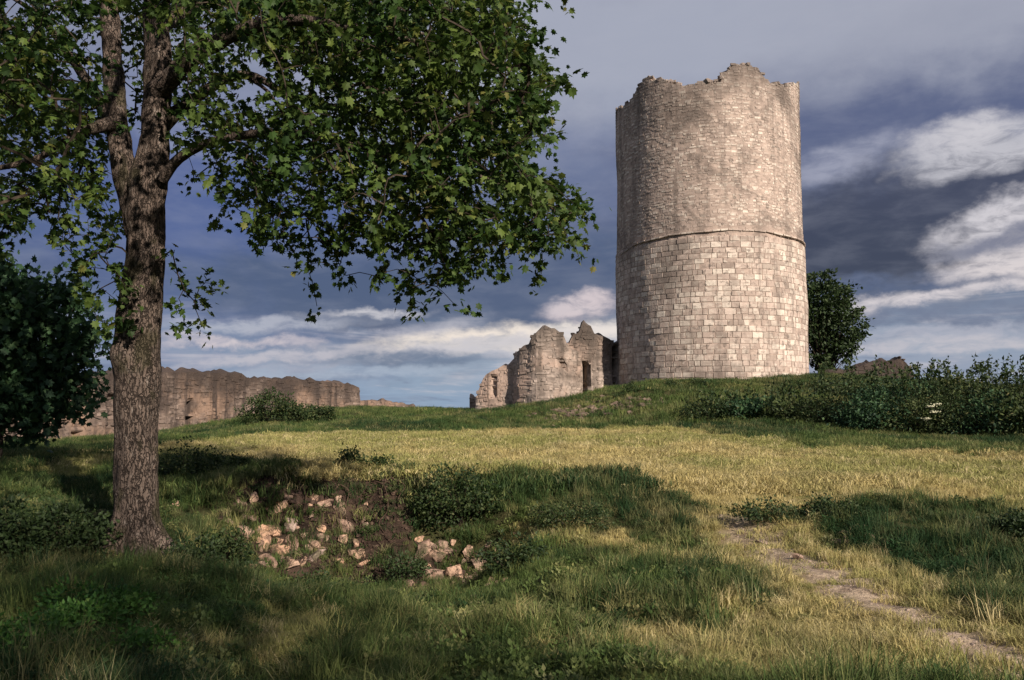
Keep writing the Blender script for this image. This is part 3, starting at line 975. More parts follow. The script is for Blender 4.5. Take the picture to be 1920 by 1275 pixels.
# --- straight ruined walls
def ruined_wall(name, label, path, thick, m_stone, m_core, base_drop=0.6, ch=0.17, sw=0.27, recess=(), rough=0.06, seed=0, group=None, skip=0.13, proud=0.024, jag=1.0):
    """path: list (px, py_top, depth); recess: (s0,s1,z0,z1,depth) in fractions of px/py"""
    pts = [P(*p) for p in path]
    xy = np.array([(p.x, p.y) for p in pts]); zt = np.array([p.z for p in pts])
    seg = np.hypot(*np.diff(xy, axis=0).T)
    S_ = np.concatenate([[0], np.cumsum(seg)])
    L = S_[-1]
    gz = [Hf(x, y) for x, y in xy]
    z0 = min(gz) - base_drop

    def cen(s):
        s = np.asarray(s)
        x = np.interp(s, S_, xy[:, 0]); y = np.interp(s, S_, xy[:, 1])
        e = 0.25
        x1 = np.interp(np.minimum(s + e, L), S_, xy[:, 0]) - np.interp(np.maximum(s - e, 0), S_, xy[:, 0])
        y1 = np.interp(np.minimum(s + e, L), S_, xy[:, 1]) - np.interp(np.maximum(s - e, 0), S_, xy[:, 1])
        ln = np.hypot(x1, y1)
        return x, y, y1 / ln, -x1 / ln           # normal to the right of travel (towards the camera when going right)

    def top(s):
        s = np.asarray(s, float)
        blk = vn(np.floor((s + 0.12 * vn(s * 3, 0.5, 0, seed)) / 0.33) * 7.31 + 0.37, 0.4, 0, seed + 9)
        return np.interp(s, S_, zt) + jag * (0.12 * blk + 0.07 * fbm(s * 4.0, 0.0, oct=3, seed=seed))

    rec = []
    for (pa_, pb_, ya, yb, dp) in recess:
        sa = float(np.interp(pa_, [p[0] for p in path], S_)); sb = float(np.interp(pb_, [p[0] for p in path], S_))
        dd = float(np.interp(0.5 * (pa_ + pb_), [p[0] for p in path], [p[2] for p in path]))
        rec.append((sa, sb, P(960, yb, dd).z, P(960, ya, dd).z, dp))

    def dent(s, z):
        d = 0
        for (sa, sb, za, zb, dp) in rec:
            w = 0.07
            m_ = sstep(sa - w, sa + w, s) * (1 - sstep(sb - w, sb + w, s)) * sstep(za - w, za + w, z) * (1 - sstep(zb - w, zb + w, z))
            d = d + m_ * dp
        return d

    def surf(s, z, side=1):
        x, y, nx, ny = cen(s)
        off = thick / 2 + rough * fbm(np.asarray(s) * 0.8, np.asarray(z) * 0.8, oct=4, seed=seed + 2) - (dent(s, z) if side > 0 else 0)
        n_ = np.stack([nx * side, ny * side, 0 * nx], -1)
        return np.stack([x, y, z + 0 * x], -1) + n_ * off[..., None], n_
    ni, nj = max(20, int(L / 0.11)), 44
    s = np.linspace(0, L, ni)
    tp = top(s)
    rows = []
    for j in range(nj):
        z = z0 + (tp - z0) * j / (nj - 1)
        rows.append(surf(s, z)[0])
    zc = tp + 0.12 + 0.1 * fbm(s * 3, 1.0, oct=3, seed=seed + 5)
    x, y, nx, ny = cen(s)
    rows.append(np.stack([x, y, zc], -1))
    for j in range(nj - 1, -1, -1):
        z = z0 + (tp - z0) * j / (nj - 1)
        rows.append(surf(s, z, -1)[0])
    Vv = np.array(rows).transpose(1, 0, 2)        # ni, nrow, 3
    nr = Vv.shape[1]
    q = grid_faces(ni, nr)
    ids = np.arange(nr)
    capq = []
    for i0 in (0, (ni - 1) * nr):
        for j in range(nr // 2):
            f = [i0 + j, i0 + j + 1, i0 + nr - 2 - j, i0 + nr - 1 - j]
            if len(set(f)) == 4: capq.append(f)
    c0 = Vector((float(xy[:, 0].mean()), float(xy[:, 1].mean()), float(np.mean(gz))))
    root = empty(name, c0, label, 'wall', group)
    part('wall', mesh_np(name + '_core', Vv.reshape(-1, 3), quads=np.vstack([q, np.array(capq)])), m_core, root)
    cells = lay(0, L, z0 + 0.1, lambda s_: float(top(s_)) - 0.02, ch, sw, 0.3, skip, True)
    V1, q1, t1 = stones_mesh(cells, surf, proud, inset=0.15)
    crest = []
    for k in range(int(L * 14)):
        s_ = random.uniform(0, L)
        x, y, nx, ny = [float(v) for v in cen(s_)]
        o = random.uniform(-.5, .5) * thick * 0.9
        crest.append((x + nx * o, y + ny * o, float(top(s_)) + random.uniform(-0.10, 0.05), random.uniform(0.04, 0.12)))
    V2, q2, t2 = rocks_joined([(a_, b_, c_ - 0.03, r_ * (0.55 + 0.45 * min(1, jag))) for a_, b_, c_, r_ in crest], seed)
    part('masonry', mesh_np(name + '_stones', np.vstack([V1, V2]), quads=q1, tris=q2 + len(V1), attrs={'tint': ('FLOAT', 'POINT', np.concatenate([t1, t2]))}), m_stone, root, kind='stuff')
    return root


ruined_wall('ruined_wall', 'low crumbling left end of the ruin beside the keep, sloping down to the crest', [(903, 748, 37.4), (908, 728, 37.3), (918, 708, 37.2), (936, 690, 36.9), (950, 686, 36.8), (972, 681, 36.6), (985, 682, 36.5), (1000, 680, 36.6)],
            0.9, RUIN, RUINM, recess=[(976, 986, 692, 745, 0.5), (930, 938, 705, 745, 0.2)], seed=60, group='ruined walls beside the keep')
ruined_wall('ruined_wall', 'broad pale rounded stump of ruined wall with a humped top in the middle of the ruin', [(982, 668, 36.4), (988, 655, 35.9), (1004, 652, 35.6), (1007, 630, 35.5), (1013, 621, 35.4), (1024, 617, 35.4), (1038, 619, 35.4), (1046, 626, 35.4), (1050, 645, 35.5), (1058, 660, 35.7), (1074, 660, 36.2)],
            1.0, RUIN, RUINM, seed=70, recess=[(1043, 1048, 675, 690, 0.3)], group='ruined walls beside the keep')
ruined_wall('ruined_wall', 'jagged grey wall fragment with a dark slit opening right against the keep', [(1056, 652, 36.4), (1068, 645, 36.4), (1072, 625, 36.4), (1086, 626, 36.4), (1089, 612, 36.4), (1103, 611, 36.4), (1108, 628, 36.4), (1122, 631, 36.5), (1134, 641, 36.6), (1150, 644, 36.7), (1175, 640, 36.9)],
            1.0, RUIN, RUINM, recess=[(1084, 1098, 680, 728, 0.95), (1078, 1094, 718, 750, 0.6), (1142, 1148, 650, 720, 0.45)], seed=80, group='ruined walls beside the keep')
ruined_wall('ruined_wall', 'tiny dark stub of wall at the far left foot of the ruin', [(881, 747, 38.4), (892, 747, 38.4), (902, 747, 38.4)], 0.7, RUINM, RUINM, seed=85, group='ruined walls beside the keep')
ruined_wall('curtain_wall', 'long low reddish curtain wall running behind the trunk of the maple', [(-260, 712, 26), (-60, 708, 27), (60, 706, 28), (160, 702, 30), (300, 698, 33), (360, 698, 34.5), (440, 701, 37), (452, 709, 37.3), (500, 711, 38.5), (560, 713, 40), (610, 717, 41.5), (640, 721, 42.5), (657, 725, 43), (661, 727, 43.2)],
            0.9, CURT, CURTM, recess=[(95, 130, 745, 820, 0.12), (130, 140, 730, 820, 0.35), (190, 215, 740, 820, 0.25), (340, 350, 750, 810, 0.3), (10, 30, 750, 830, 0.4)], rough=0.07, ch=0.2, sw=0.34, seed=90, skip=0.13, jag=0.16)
ruined_wall('ruined_wall', 'remnant of brown rubble wall on the crest right of the keep', [(1540, 697, 41), (1570, 694, 41), (1600, 690, 41), (1640, 677, 41), (1662, 680, 41), (1680, 673, 41), (1692, 686, 41), (1705, 697, 41)],
            0.9, CURT, CURTM, seed=95, base_drop=1.0)
ruined_wall('ruined_wall', 'thin dark line of low wall on the skyline between curtain wall and ruin', [(664, 752, 46), (700, 752, 46.5), (740, 756, 47), (775, 760, 47.5)], 0.6, CURT, CURTM, seed=99, jag=0.15)

# ------------------------------------------------------------------ tubes


def catmull(pts, rad, step):
    pts = [np.array(p, float) for p in pts]
    P_, R_ = [], []
    ext = [2 * pts[0] - pts[1]] + pts + [2 * pts[-1] - pts[-2]]
    rr = [rad[0]] + list(rad) + [rad[-1]]
    for i in range(1, len(ext) - 2):
        L = np.linalg.norm(ext[i + 1] - ext[i])
        m_ = max(2, int(L / step))
        for k in range(m_):
            t = k / m_
            p = 0.5 * ((2 * ext[i]) + (-ext[i - 1] + ext[i + 1]) * t + (2 * ext[i - 1] - 5 * ext[i] + 4 * ext[i + 1] - ext[i + 2]) * t * t + (-ext[i - 1] + 3 * ext[i] - 3 * ext[i + 1] + ext[i + 2]) * t ** 3)
            P_.append(p); R_.append(rr[i] * (1 - t) + rr[i + 1] * t)
    P_.append(pts[-1]); R_.append(rad[-1])
    return np.array(P_), np.array(R_)


def tube(pts, rad, step=0.1, sides=12, rough=0.0, seed=0, disp=None):
    C, r = catmull(pts, rad, step)
    T = np.gradient(C, axis=0)
    T /= np.linalg.norm(T, axis=1)[:, None] + 1e-9
    ref = np.array([0.0, 1.0, 0.0]) if abs(T[0][1]) < 0.8 else np.array([1.0, 0, 0])
    A_ = np.cross(T, ref); A_ /= np.linalg.norm(A_, axis=1)[:, None] + 1e-9
    B_ = np.cross(T, A_)
    ph = np.linspace(0, 2 * math.pi, sides, endpoint=False)
    dirs = A_[:, None] * np.cos(ph)[None, :, None] + B_[:, None] * np.sin(ph)[None, :, None]
    V = C[:, None] + dirs * r[:, None, None]
    if rough:
        f = 1.0 / max(0.03, r.mean())
        V = V + dirs * (rough * r[:, None] * fbm(V[..., 0] * f * 1.0, V[..., 1] * f * 1.0, V[..., 2] * f * 0.5, oct=4, seed=seed))[..., None]
    if disp is not None:
        V = V + dirs * disp(V)[..., None]
    m_ = len(C)
    idx = np.arange(m_ * sides).reshape(m_, sides)
    idx = np.hstack([idx, idx[:, :1]])
    q = np.stack([idx[:-1, :-1], idx[:-1, 1:], idx[1:, 1:], idx[1:, :-1]], -1).reshape(-1, 4)
    V = np.vstack([V.reshape(-1, 3), C[-1]])
    t = np.stack([idx[-1, :-1], idx[-1, 1:], np.full(sides, m_ * sides)], -1)
    return V, q, t


# ------------------------------------------------------------------ the maple
TB = P(255, 1050, 8.5)
TB.z = Hf(TB.x, TB.y)
maple = empty('maple_tree', TB, 'big maple with a rough grey trunk and a spreading crown filling the upper left', 'tree')


def trunk_disp(V):
    x, y, z = V[..., 0], V[..., 1], V[..., 2]
    d = 0.022 * fbm(x * 9, y * 9, z * 2.2, oct=4, seed=5) - 0.012
    ang = np.arctan2(y - TB.y, x - TB.x)
    # root flare, burl and old pruning wounds
    d = d + 0.17 * (1 - sstep(-0.05, 0.6, z - TB.z)) ** 1.6 * (0.5 + 0.7 * np.sin(ang * 5 + 1))
    for (px, py, w, a) in ((215, 665, 0.16, 0.075), (300, 610, 0.13, 0.045), (225, 590, 0.14, 0.05), (300, 480, 0.12, 0.03), (240, 720, 0.1, -0.04), (290, 640, 0.07, -0.035), (230, 400, 0.12, 0.03)):
        c = P(px, py, 8.28)
        d = d + a * np.exp(-((x - c.x) ** 2 + (y - c.y) ** 2 + (z - c.z) ** 2) / (w * w))
    return d


tp = [(254, 1085, .33), (255, 1040, .275), (256, 985, .235), (256, 900, .218), (257, 800, .222), (258, 720, .242), (260, 640, .242), (266, 560, .222), (272, 480, .202), (272, 410, .205), (273, 350, .202), (282, 300, .155), (290, 250, .13)]
V, q, t = tube([P(a, b, 8.5) for a, b, r in tp], [r for a, b, r in tp], 0.03, 72, 0.0, 0, trunk_disp)
part('trunk', mesh_np('trunk', V, quads=q, tris=t, smooth=True), BARK, maple)
limbs = [
    [(262, 440, 8.48, .13), (246, 375, 8.5, .135), (228, 290, 8.5, .115), (216, 180, 8.6, .105), (208, 60, 8.7, .095), (196, -100, 8.9, .11), (190, -350, 9.1, .08), (200, -640, 9.2, .03)],
    [(276, 400, 8.5, .15), (287, 320, 8.5, .155), (291, 260, 8.5, .145), (296, 130, 8.45, .135), (290, 0, 8.4, .12), (300, -150, 8.3, .13), (315, -400, 8.2, .09), (330, -700, 8.1, .03)],
    [(305, 335, 8.4, .06), (345, 290, 8.2, .048), (430, 258, 7.95, .042), (560, 250, 7.8, .035), (720, 290, 7.9, .032), (900, 330, 8.0, .02), (1050, 420, 8.1, .008)],
    [(292, 250, 8.5, .095), (350, 196, 8.7, .062), (455, 140, 9.0, .05), (560, 185, 9.2, .032), (700, 215, 9.3, .022), (850, 280, 9.3, .01)],
    [(296, 170, 8.4, .11), (380, 95, 8.0, .08), (520, 40, 7.6, .06), (700, 60, 7.35, .035), (960, 130, 7.3, .01)],
    [(222, 240, 8.5, .09), (180, 175, 8.7, .06), (130, 105, 9.0, .045), (60, 20, 9.3, .03), (-80, -60, 9.6, .015)],
    [(216, 230, 8.5, .08), (150, 250, 8.0, .045), (60, 300, 7.6, .03), (-90, 330, 7.4, .015)],
    [(294, 0, 8.4, .12), (450, -150, 7.5, .08), (700, -250, 6.8, .05), (960, -260, 6.5, .02)],
    [(206, 0, 8.7, .10), (50, -150, 9.0, .07), (-220, -260, 9.5, .03)],
    [(292, 50, 8.45, .11), (400, 0, 9.5, .08), (600, 20, 10.8, .05), (820, 70, 11.6, .02)],
    [(204, -50, 8.7, .10), (100, -150, 7.5, .06), (-20, -200, 6.4, .03)],
    [(298, -100, 8.35, .10), (330, -250, 7.0, .06), (380, -500, 5.6, .03)],
    [(455, 140, 9.0, .03), (500, 170, 9.0, .02), (545, 235, 8.9, .01)],
]
nodes = []
for i, lb in enumerate(limbs):
    pts = [P(a, b, d) for a, b, d, r in lb]
    V, q, t = tube(pts, [l[3] for l in lb], 0.08, 16 if i > 1 else 32, 0.16, i)
    part('branch', mesh_np('branch', V, quads=q, tris=t, smooth=True), BARK, maple)
    C, r = catmull(pts, [l[3] for l in lb], 0.15)
    for c, rr in zip(C[1:], r[1:]):
        if rr < 0.13: nodes.append(c)

dens = ["7544676789999999830000",
        "8733666589999998872000",
        "7743555426999998762000",
        "8873445324678988885000",
        "6786223677668888851000",
        "4653101555667885885100",
        "6544100476567884788400",
        "6134100164267677758300",
        "1013000000522553013020",
        "0000000000100411000000"]
clumps = []
for r_, row in enumerate(dens):
    for c_, ch in enumerate(row[:19]):
        dv = int(ch)
        nclump = int(round(dv ** 1.42 * 1.22))
        for k in range(nclump):
            px = c_ * 60 - 14 + random.uniform(-6, 62)
            py = r_ * 60 - 22 + random.uniform(-8, 60)
            # fewer in front of the fork so that the stems read
            if 180 < px < 345 and 20 < py < 470:
                if random.random() < 0.45: continue
                dd = random.uniform(9.0, 11) if random.random() < 0.93 else 8.1
            else: dd = min(11.8, max(6.3, random.gauss(8.5, 1.25)))
            if py > 420: dd = random.uniform(7.4, 8.9)
            lim = np.interp(py, [-30, 20, 60, 110, 200, 245, 275, 330, 400, 480, 520, 600], [905, 935, 975, 990, 1015, 985, 950, 990, 1055, 1045, 1020, 1000])
            lim = lim + 22 + 26 * math.sin(py * 0.055) + 14 * math.sin(py * 0.13 + 1)
            if px > lim:
                if random.random() < 0.5: continue
                px = lim - random.uniform(0, 60)
            clumps.append(P(px, py, dd))
cen_ = Vector((TB.x, TB.y, EYE + 4.6))
k = 0
while k < 1500:
    v = Vector((random.gauss(0, 1), random.gauss(0, 1), random.gauss(0, 1))).normalized() * random.uniform(0.35, 1) ** 0.5
    p = cen_ + Vector((v.x * 5.0, v.y * 4.9, v.z * 4.6))
    px, py = PROJ(np.array(p))
    if p.y > 0.3 and -15 < px < 1935 and py > -12: continue
    if p.z < EYE + 0.9: continue
    # the bottom of the crown rises towards the camera
    if p.y < 5.5 and p.z < EYE + 2.2: continue
    clumps.append(p)
    k += 1
for (px, py, d) in [(330, 500, 8.3), (345, 540, 8.2), (385, 530, 8.1), (400, 545, 8.1), (365, 565, 8.2), (330, 590, 8.3), (350, 615, 8.2), (375, 600, 8.2), (322, 470, 8.3), (335, 560, 8.25),
                    (205, 500, 8.2), (190, 540, 8.1), (215, 560, 8.2), (170, 560, 8.2), (185, 600, 8.2), (225, 520, 8.1), (160, 500, 8.4), (210, 460, 8.3), (185, 475, 8.3), (250, 575, 8.05), (235, 540, 8.05), (215, 615, 8.15), (150, 530, 8.3)]:
    clumps.append(P(px, py, d))
for py in range(480, 640, 12):
    nodes.append(np.array(P(268 + (25 if py % 24 else -25), py, 8.45)))
CL = np.array([tuple(c) for c in clumps])
ND = np.array(nodes)
# greedy joining: every clump hangs on the nearest limb point or on a clump already joined
nn_ = len(ND)
allp = np.vstack([ND, CL])
dist = np.full(len(CL), 1e9); par = np.full(len(CL), -1)
for i in range(nn_):
    d_ = np.linalg.norm(CL - ND[i], axis=1)
    m_ = d_ < dist
    dist[m_] = d_[m_]; par[m_] = i
done = np.zeros(len(CL), bool)
seq = []
cost = dist.copy()
for _ in range(len(CL)):
    j = int(np.argmin(np.where(done, 1e9, cost)))
    done[j] = True
    seq.append(j)
    d_ = np.linalg.norm(CL - CL[j], axis=1)
    m_ = (~done) & (d_ < cost)
    cost[m_] = d_[m_]; par[m_] = nn_ + j
cnt = np.ones(len(CL))
for j in reversed(seq):
    if par[j] >= nn_: cnt[par[j] - nn_] += cnt[j]


def box_tube(a, b, ra, rb, sag=0.0):
    """a three sided twig of two spans as vertex and face lists"""
    a, b = np.array(a), np.array(b)
    m_ = 0.5 * (a + b) + np.array([random.uniform(-.04, .04), random.uniform(-.04, .04), sag])
    t_ = b - a
    t_ /= np.linalg.norm(t_) + 1e-9
    u = np.cross(t_, (0.3, 0.5, 0.81)); u /= np.linalg.norm(u) + 1e-9
    w = np.cross(t_, u)
    out = []
    for c, r in ((a, ra), (m_, 0.5 * (ra + rb)), (b, rb)):
        for k in range(3):
            an = k * 2.0944
            out.append(c + (u * math.cos(an) + w * math.sin(an)) * r)
    return out


TV, TQ = [], []
for j in seq:
    a = allp[par[j]]
    r1 = min(0.018, 0.0026 * cnt[j] ** 0.42 + 0.0012)
    TV += box_tube(a, CL[j], r1 * 1.15, r1, 0.03)
    b0 = len(TV) - 9
    for s_ in (0, 3):
        for k in range(3):
            TQ.append((b0 + s_ + k, b0 + s_ + (k + 1) % 3, b0 + s_ + 3 + (k + 1) % 3, b0 + s_ + 3 + k))

# leaf outline: five lobes, slightly folded, petiole at the origin
half = [(0.03, 0.02), (0.26, -0.10), (0.27, 0.12), (0.52, 0.30), (0.30, 0.42), (0.36, 0.68), (0.14, 0.62)]
outl = [(0, 0.0)] + half[1:] + [(0, 1.0)] + [(-x, y) for x, y in reversed(half[1:])]
LV = np.array([(0, 0.33, 0.0)] + [(x, y, -0.22 * abs(x) - 0.12 * y * y) for x, y in outl])
LF = np.array([(0, i + 1, (i + 1) % len(outl) + 1) for i in range(len(outl))])


def frames(axis, up_bias, nrm_rand, m_):
    """random leaf frames: y along axis"""
    Y_ = axis / (np.linalg.norm(axis, axis=1)[:, None] + 1e-9)
    up = np.stack([R.normal(0, nrm_rand, m_), R.normal(0, nrm_rand, m_), np.full(m_, up_bias)], -1)
    X_ = np.cross(Y_, up); X_ /= np.linalg.norm(X_, axis=1)[:, None] + 1e-9
    Z_ = np.cross(X_, Y_)
    return X_, Y_, Z_


def leaves_mesh(pos, axis, size, LV, LF, up=1.0, nr=0.6, tint=None):
    m_ = len(pos)
    X_, Y_, Z_ = frames(axis, up, nr, m_)
    s = size[:, None, None]
    V = pos[:, None] + s * (X_[:, None] * LV[None, :, 0:1] + Y_[:, None] * LV[None, :, 1:2] + Z_[:, None] * LV[None, :, 2:3])
    T = (LF[None] + (np.arange(m_) * len(LV))[:, None, None]).reshape(-1, 3)
    tint = R.uniform(0, 0.99, m_) if tint is None else tint
    return V.reshape(-1, 3), T, np.repeat(tint, len(LV)), (X_, Y_, Z_)


LP, LA, LS, LT = [], [], [], []
for i, c in enumerate(CL):
    pr = c - allp[par[i]]
    pr = pr / (np.linalg.norm(pr) + 1e-6)
    ct = R.uniform(0, 0.6)
    twl = R.uniform(0.12, 0.26)
    dirt = pr * 0.7 + R.normal(0, 0.5, 3) + np.array([0, 0, -0.25])
    dirt /= np.linalg.norm(dirt)
    for k in range(R.randint(12, 19)):
        f = R.uniform(-0.2, 1)
        p = c + dirt * twl * f + R.normal(0, 0.045, 3)
        ax = dirt * 0.7 + R.normal(0, 0.6, 3) + np.array([0, 0, -0.35])
        LP.append(p); LA.append(ax); LS.append(R.uniform(0.045, 0.098)); LT.append(min(0.99, ct + R.uniform(0, 0.39)))
LP, LA, LS, LT = map(np.array, (LP, LA, LS, LT))
V, T, tn, (X_, Y_, Z_) = leaves_mesh(LP, LA, LS, LV, LF, 1.0, 0.55, LT)
# the 300 that show largest become parts of their own
ppx, ppy = PROJ(LP)
inv = (ppx > 5) & (ppx < 1915) & (ppy > 5) & (ppy < 1270)
app = np.abs(Z_ @ np.array([0, -1, 0])) * LS ** 2 / LP[:, 1] ** 2 * inv
sing = np.argsort(-app)[:300]
keep = np.ones(len(LP), bool); keep[sing] = False
Tk = T.reshape(len(LP), -1, 3)[keep].reshape(-1, 3)
crown = part('crown', mesh_np('crown', V, tris=Tk, smooth=False, attrs={'tint': ('FLOAT', 'POINT', tn)}), MAPLE, maple, kind='stuff', label='thick mass of lobed green leaves')
part('twigs', mesh_np('twigs', TV, quads=TQ), STEMM, maple, kind='stuff')
leaf_me = mesh_np('leaf', LV, tris=LF)
leaf_me.materials.append(MAPLE)
Tinv = Matrix.Translation(maple.location).inverted()
for i in sing:
    o = bpy.data.objects.new('leaf', leaf_me)
    COL.objects.link(o)
    o.parent = crown
    M = Matrix(((X_[i][0], Y_[i][0], Z_[i][0], LP[i][0]), (X_[i][1], Y_[i][1], Z_[i][1], LP[i][1]), (X_[i][2], Y_[i][2], Z_[i][2], LP[i][2]), (0, 0, 0, 1)))
    o.matrix_basis = M @ Matrix.Scale(LS[i], 4)

# ------------------------------------------------------------------ bushes and other trees
RV = np.array([(0, 0, 0), (0.28, 0.4, 0.03), (0, 1, -0.08), (-0.28, 0.4, 0.03)])
RF = np.array([(0, 1, 2), (0, 2, 3)])


def foliage(name, label, cat, base, blobs, nleaf, size, mat, stem_r=0.03, group=None, leafshape=(RV, RF), trunk=None, clump=0.16, holes=0.35, up=0.5):
    """blobs: list of (centre offset xyz, radii xyz); leaves gather in clumps inside them"""
    base = Vector(base)
    root = empty(name, base, label, cat, group)
    vol = np.array([b[1][0] * b[1][1] * b[1][2] for b in blobs])
    vol = vol / vol.sum()
    LPs, LAs = [], []
    per = 26
    SV, SQ = [], []
    for (co, ra), w in zip(blobs, vol):
        nc = max(2, int(nleaf * w / per))
        v = R.normal(0, 1, (nc, 3)); v /= np.linalg.norm(v, axis=1)[:, None]
        rr = R.uniform(holes, 1.0, nc) ** 0.6
        lump = 1 + 0.34 * fbm(v[:, 0] * 2 + co[0], v[:, 1] * 2, v[:, 2] * 2, oct=2, seed=int(abs(base.x * 10)) % 50)
        cc = np.array(base) + np.array(co) + v * (rr * lump)[:, None] * np.array(ra)
        g = np.array(base)[2] - 0.02
        cc[:, 2] = np.maximum(cc[:, 2], g + 0.03)
        cl = clump * (0.5 + 0.5 * np.mean(ra))
        pp = np.repeat(cc, per, 0) + R.normal(0, cl, (nc * per, 3)) * np.array([1, 1, 0.7])
        ax = np.repeat(v, per, 0) * 0.8 + R.normal(0, 0.7, (nc * per, 3))
        LPs.append(pp); LAs.append(ax)
        for c in cc[::3]:
            st = np.array(base) + np.array([R.normal(0, stem_r * 2), R.normal(0, stem_r * 2), -0.05]) if trunk is None else np.array(base) + np.array([0, 0, trunk * R.uniform(0.6, 1.0)])
            SV += box_tube(st, c, stem_r * 0.5, stem_r * 0.2)
            b0 = len(SV) - 9
            for s_ in (0, 3):
                for k in range(3):
                    SQ.append((b0 + s_ + k, b0 + s_ + (k + 1) % 3, b0 + s_ + 3 + (k + 1) % 3, b0 + s_ + 3 + k))
    LPs, LAs = np.vstack(LPs), np.vstack(LAs)
    V, T, tn, _ = leaves_mesh(LPs, LAs, size * R.uniform(0.6, 1.3, len(LPs)), leafshape[0], leafshape[1], up, 0.8)
    part('foliage' if trunk is None else 'crown', mesh_np(name + '_leaves', V, tris=T, attrs={'tint': ('FLOAT', 'POINT', tn)}), mat, root, kind='stuff')
    part('stems' if trunk is None else 'branches', mesh_np(name + '_stems', SV, quads=SQ), STEMM, root, kind='stuff')
    if trunk is not None:
        V, q, t = tube([base + Vector((0, 0, -0.2)), base + Vector((0.05, 0, trunk * 0.5)), base + Vector((0, 0.05, trunk * 1.25))], [stem_r * 4.4, stem_r * 3.4, stem_r * 2], 0.2, 12, 0.1)
        part('trunk', mesh_np(name + '_trunk', V, quads=q, tris=t, smooth=True), BARK, root)
    return root


# small dark tree beyond the maple on the left
b = P(-10, 870, 14); b.z = Hf(b.x, b.y)
foliage('broadleaf_tree', 'small dense dark tree at the left edge behind the maple trunk, before the curtain wall', 'tree', b,
        [((-0.3, 0, 2.5), (1.4, 1.3, 1.15)), ((0.75, 0.1, 2.1), (0.95, 0.9, 0.9)), ((1.35, 0, 1.75), (0.6, 0.5, 0.6)), ((0.85, 0, 2.95), (0.6, 0.6, 0.5)), ((-1.0, 0, 1.7), (1.0, 1, 0.9)), ((0.4, 0, 1.2), (1.3, 0.8, 0.6)), ((-0.6, -0.2, 0.9), (1.3, 0.8, 0.55)), ((0.7, -0.1, 0.75), (0.7, 0.6, 0.35)), ((1.6, 0, 2.5), (0.35, 0.3, 0.5)), ((0.1, 0, 3.3), (0.6, 0.5, 0.4))],
        12000, 0.13, BLUELEAF, 0.02, trunk=0.8, leafshape=(LV, LF), clump=0.2, holes=0.1)
# tree behind the tower
b = P(1552, 705, 50); b.z = Hf(b.x, b.y)
zc = P(1552, 600, 50).z - b.z
foliage('broadleaf_tree', 'round dark green tree half hidden behind the right side of the keep', 'tree', b,
        [((-0.3, 0, zc + 1.0), (1.9, 1.8, 2.1)), ((0.8, 0, zc - 0.1), (1.35, 1.5, 1.9)), ((-1.2, 0, zc), (1.6, 1.6, 2.4)), ((0.6, 0, zc - 1.7), (1.3, 1.4, 1.0)), ((1.5, 0, zc - 0.4), (0.75, 0.8, 1.3)), ((-0.4, 0, zc + 2.4), (0.9, 0.9, 0.9)), ((-0.6, 0, zc - 2.3), (1.5, 1.4, 0.9)), ((1.75, 0, zc + 0.4), (0.5, 0.5, 0.7)), ((1.2, 0, zc + 1.7), (0.6, 0.6, 0.6))],
        11500, 0.25, DARKLEAF, 0.06, trunk=1.2, clump=0.17, holes=0.3)

SPRIG = []
hedge = [  # px, py base, depth, half width px, height px, label bit
    (1330, 790, 26, 45, 38, 'low tuft of dark scrub right below the middle of the keep'),
    (1410, 790, 26, 55, 45, 'low dark bush under the right half of the keep'),
    (1490, 795, 25, 60, 62, 'dark green bush below the right corner of the keep'),
    (1560, 805, 24, 60, 80, 'bush just right of the foot of the keep at the near edge of the thicket'),
    (1640, 815, 23, 65, 100, 'bush in the thicket below the brown rubble remnant'),
    (1725, 820, 22.5, 65, 118, 'tall dark bush with a few cream flower heads in the thicket'),
    (1800, 825, 22, 60, 118, 'bush in the thicket between the flowering bush and the frame edge'),
    (1870, 830, 21.5, 65, 132, 'tallest bush of the thicket near the right edge of the picture'),
    (1950, 835, 21, 70, 140, 'bush cut by the right edge of the picture'),
    (1585, 745, 28.5, 60, 52, 'bush at the back of the thicket close to the round tree'),
    (1690, 745, 28, 60, 52, 'bush on the skyline right of the brown rubble remnant'),
    (1790, 745, 28, 65, 55, 'bush on the skyline above the middle of the thicket'),
    (1890, 745, 28, 70, 60, 'bush on the skyline at the far right'),
]
roots_h = []
for i, (px, py, d, hw, hh, lab) in enumerate(hedge):
    b = P(px, py, d); b.z = Hf(b.x, b.y)
    hh = hh * (0.62 if px < 1500 else random.uniform(0.68, 0.86))
    w, h = hw / F * d, hh / F * d
    top_z = P(px, py - hh, d).z
    h = max(0.35, top_z - b.z)
    r_ = foliage('bush', lab, 'bush', b, [((0, 0, h * 0.45), (w * 1.05, w * 1.0, h * 0.5)), ((-w * 0.6, 0.1, h * 0.3), (w * 0.6, w * 0.7, h * 0.38)), ((w * 0.55, 0, h * 0.36), (w * 0.6, w * 0.6, h * 0.42)), ((w * 0.1, 0, h * 0.8), (w * 0.4, w * 0.4, h * 0.3)), ((-w * 0.5, 0, h * 0.8), (w * 0.22, w * 0.25, h * random.uniform(0.15, 0.32))), ((w * 0.7, 0, h * 0.75), (w * 0.2, w * 0.2, h * random.uniform(0.15, 0.35)))],
                 int(random.uniform(2600, 4300)), random.choice((0.08, 0.1, 0.13)), [HEDGE, BLUELEAF, SCRUB][i % 3], 0.02, group='bushes of the thicket on the right', clump=random.uniform(0.18, 0.3), holes=0.2)

    roots_h.append(r_)
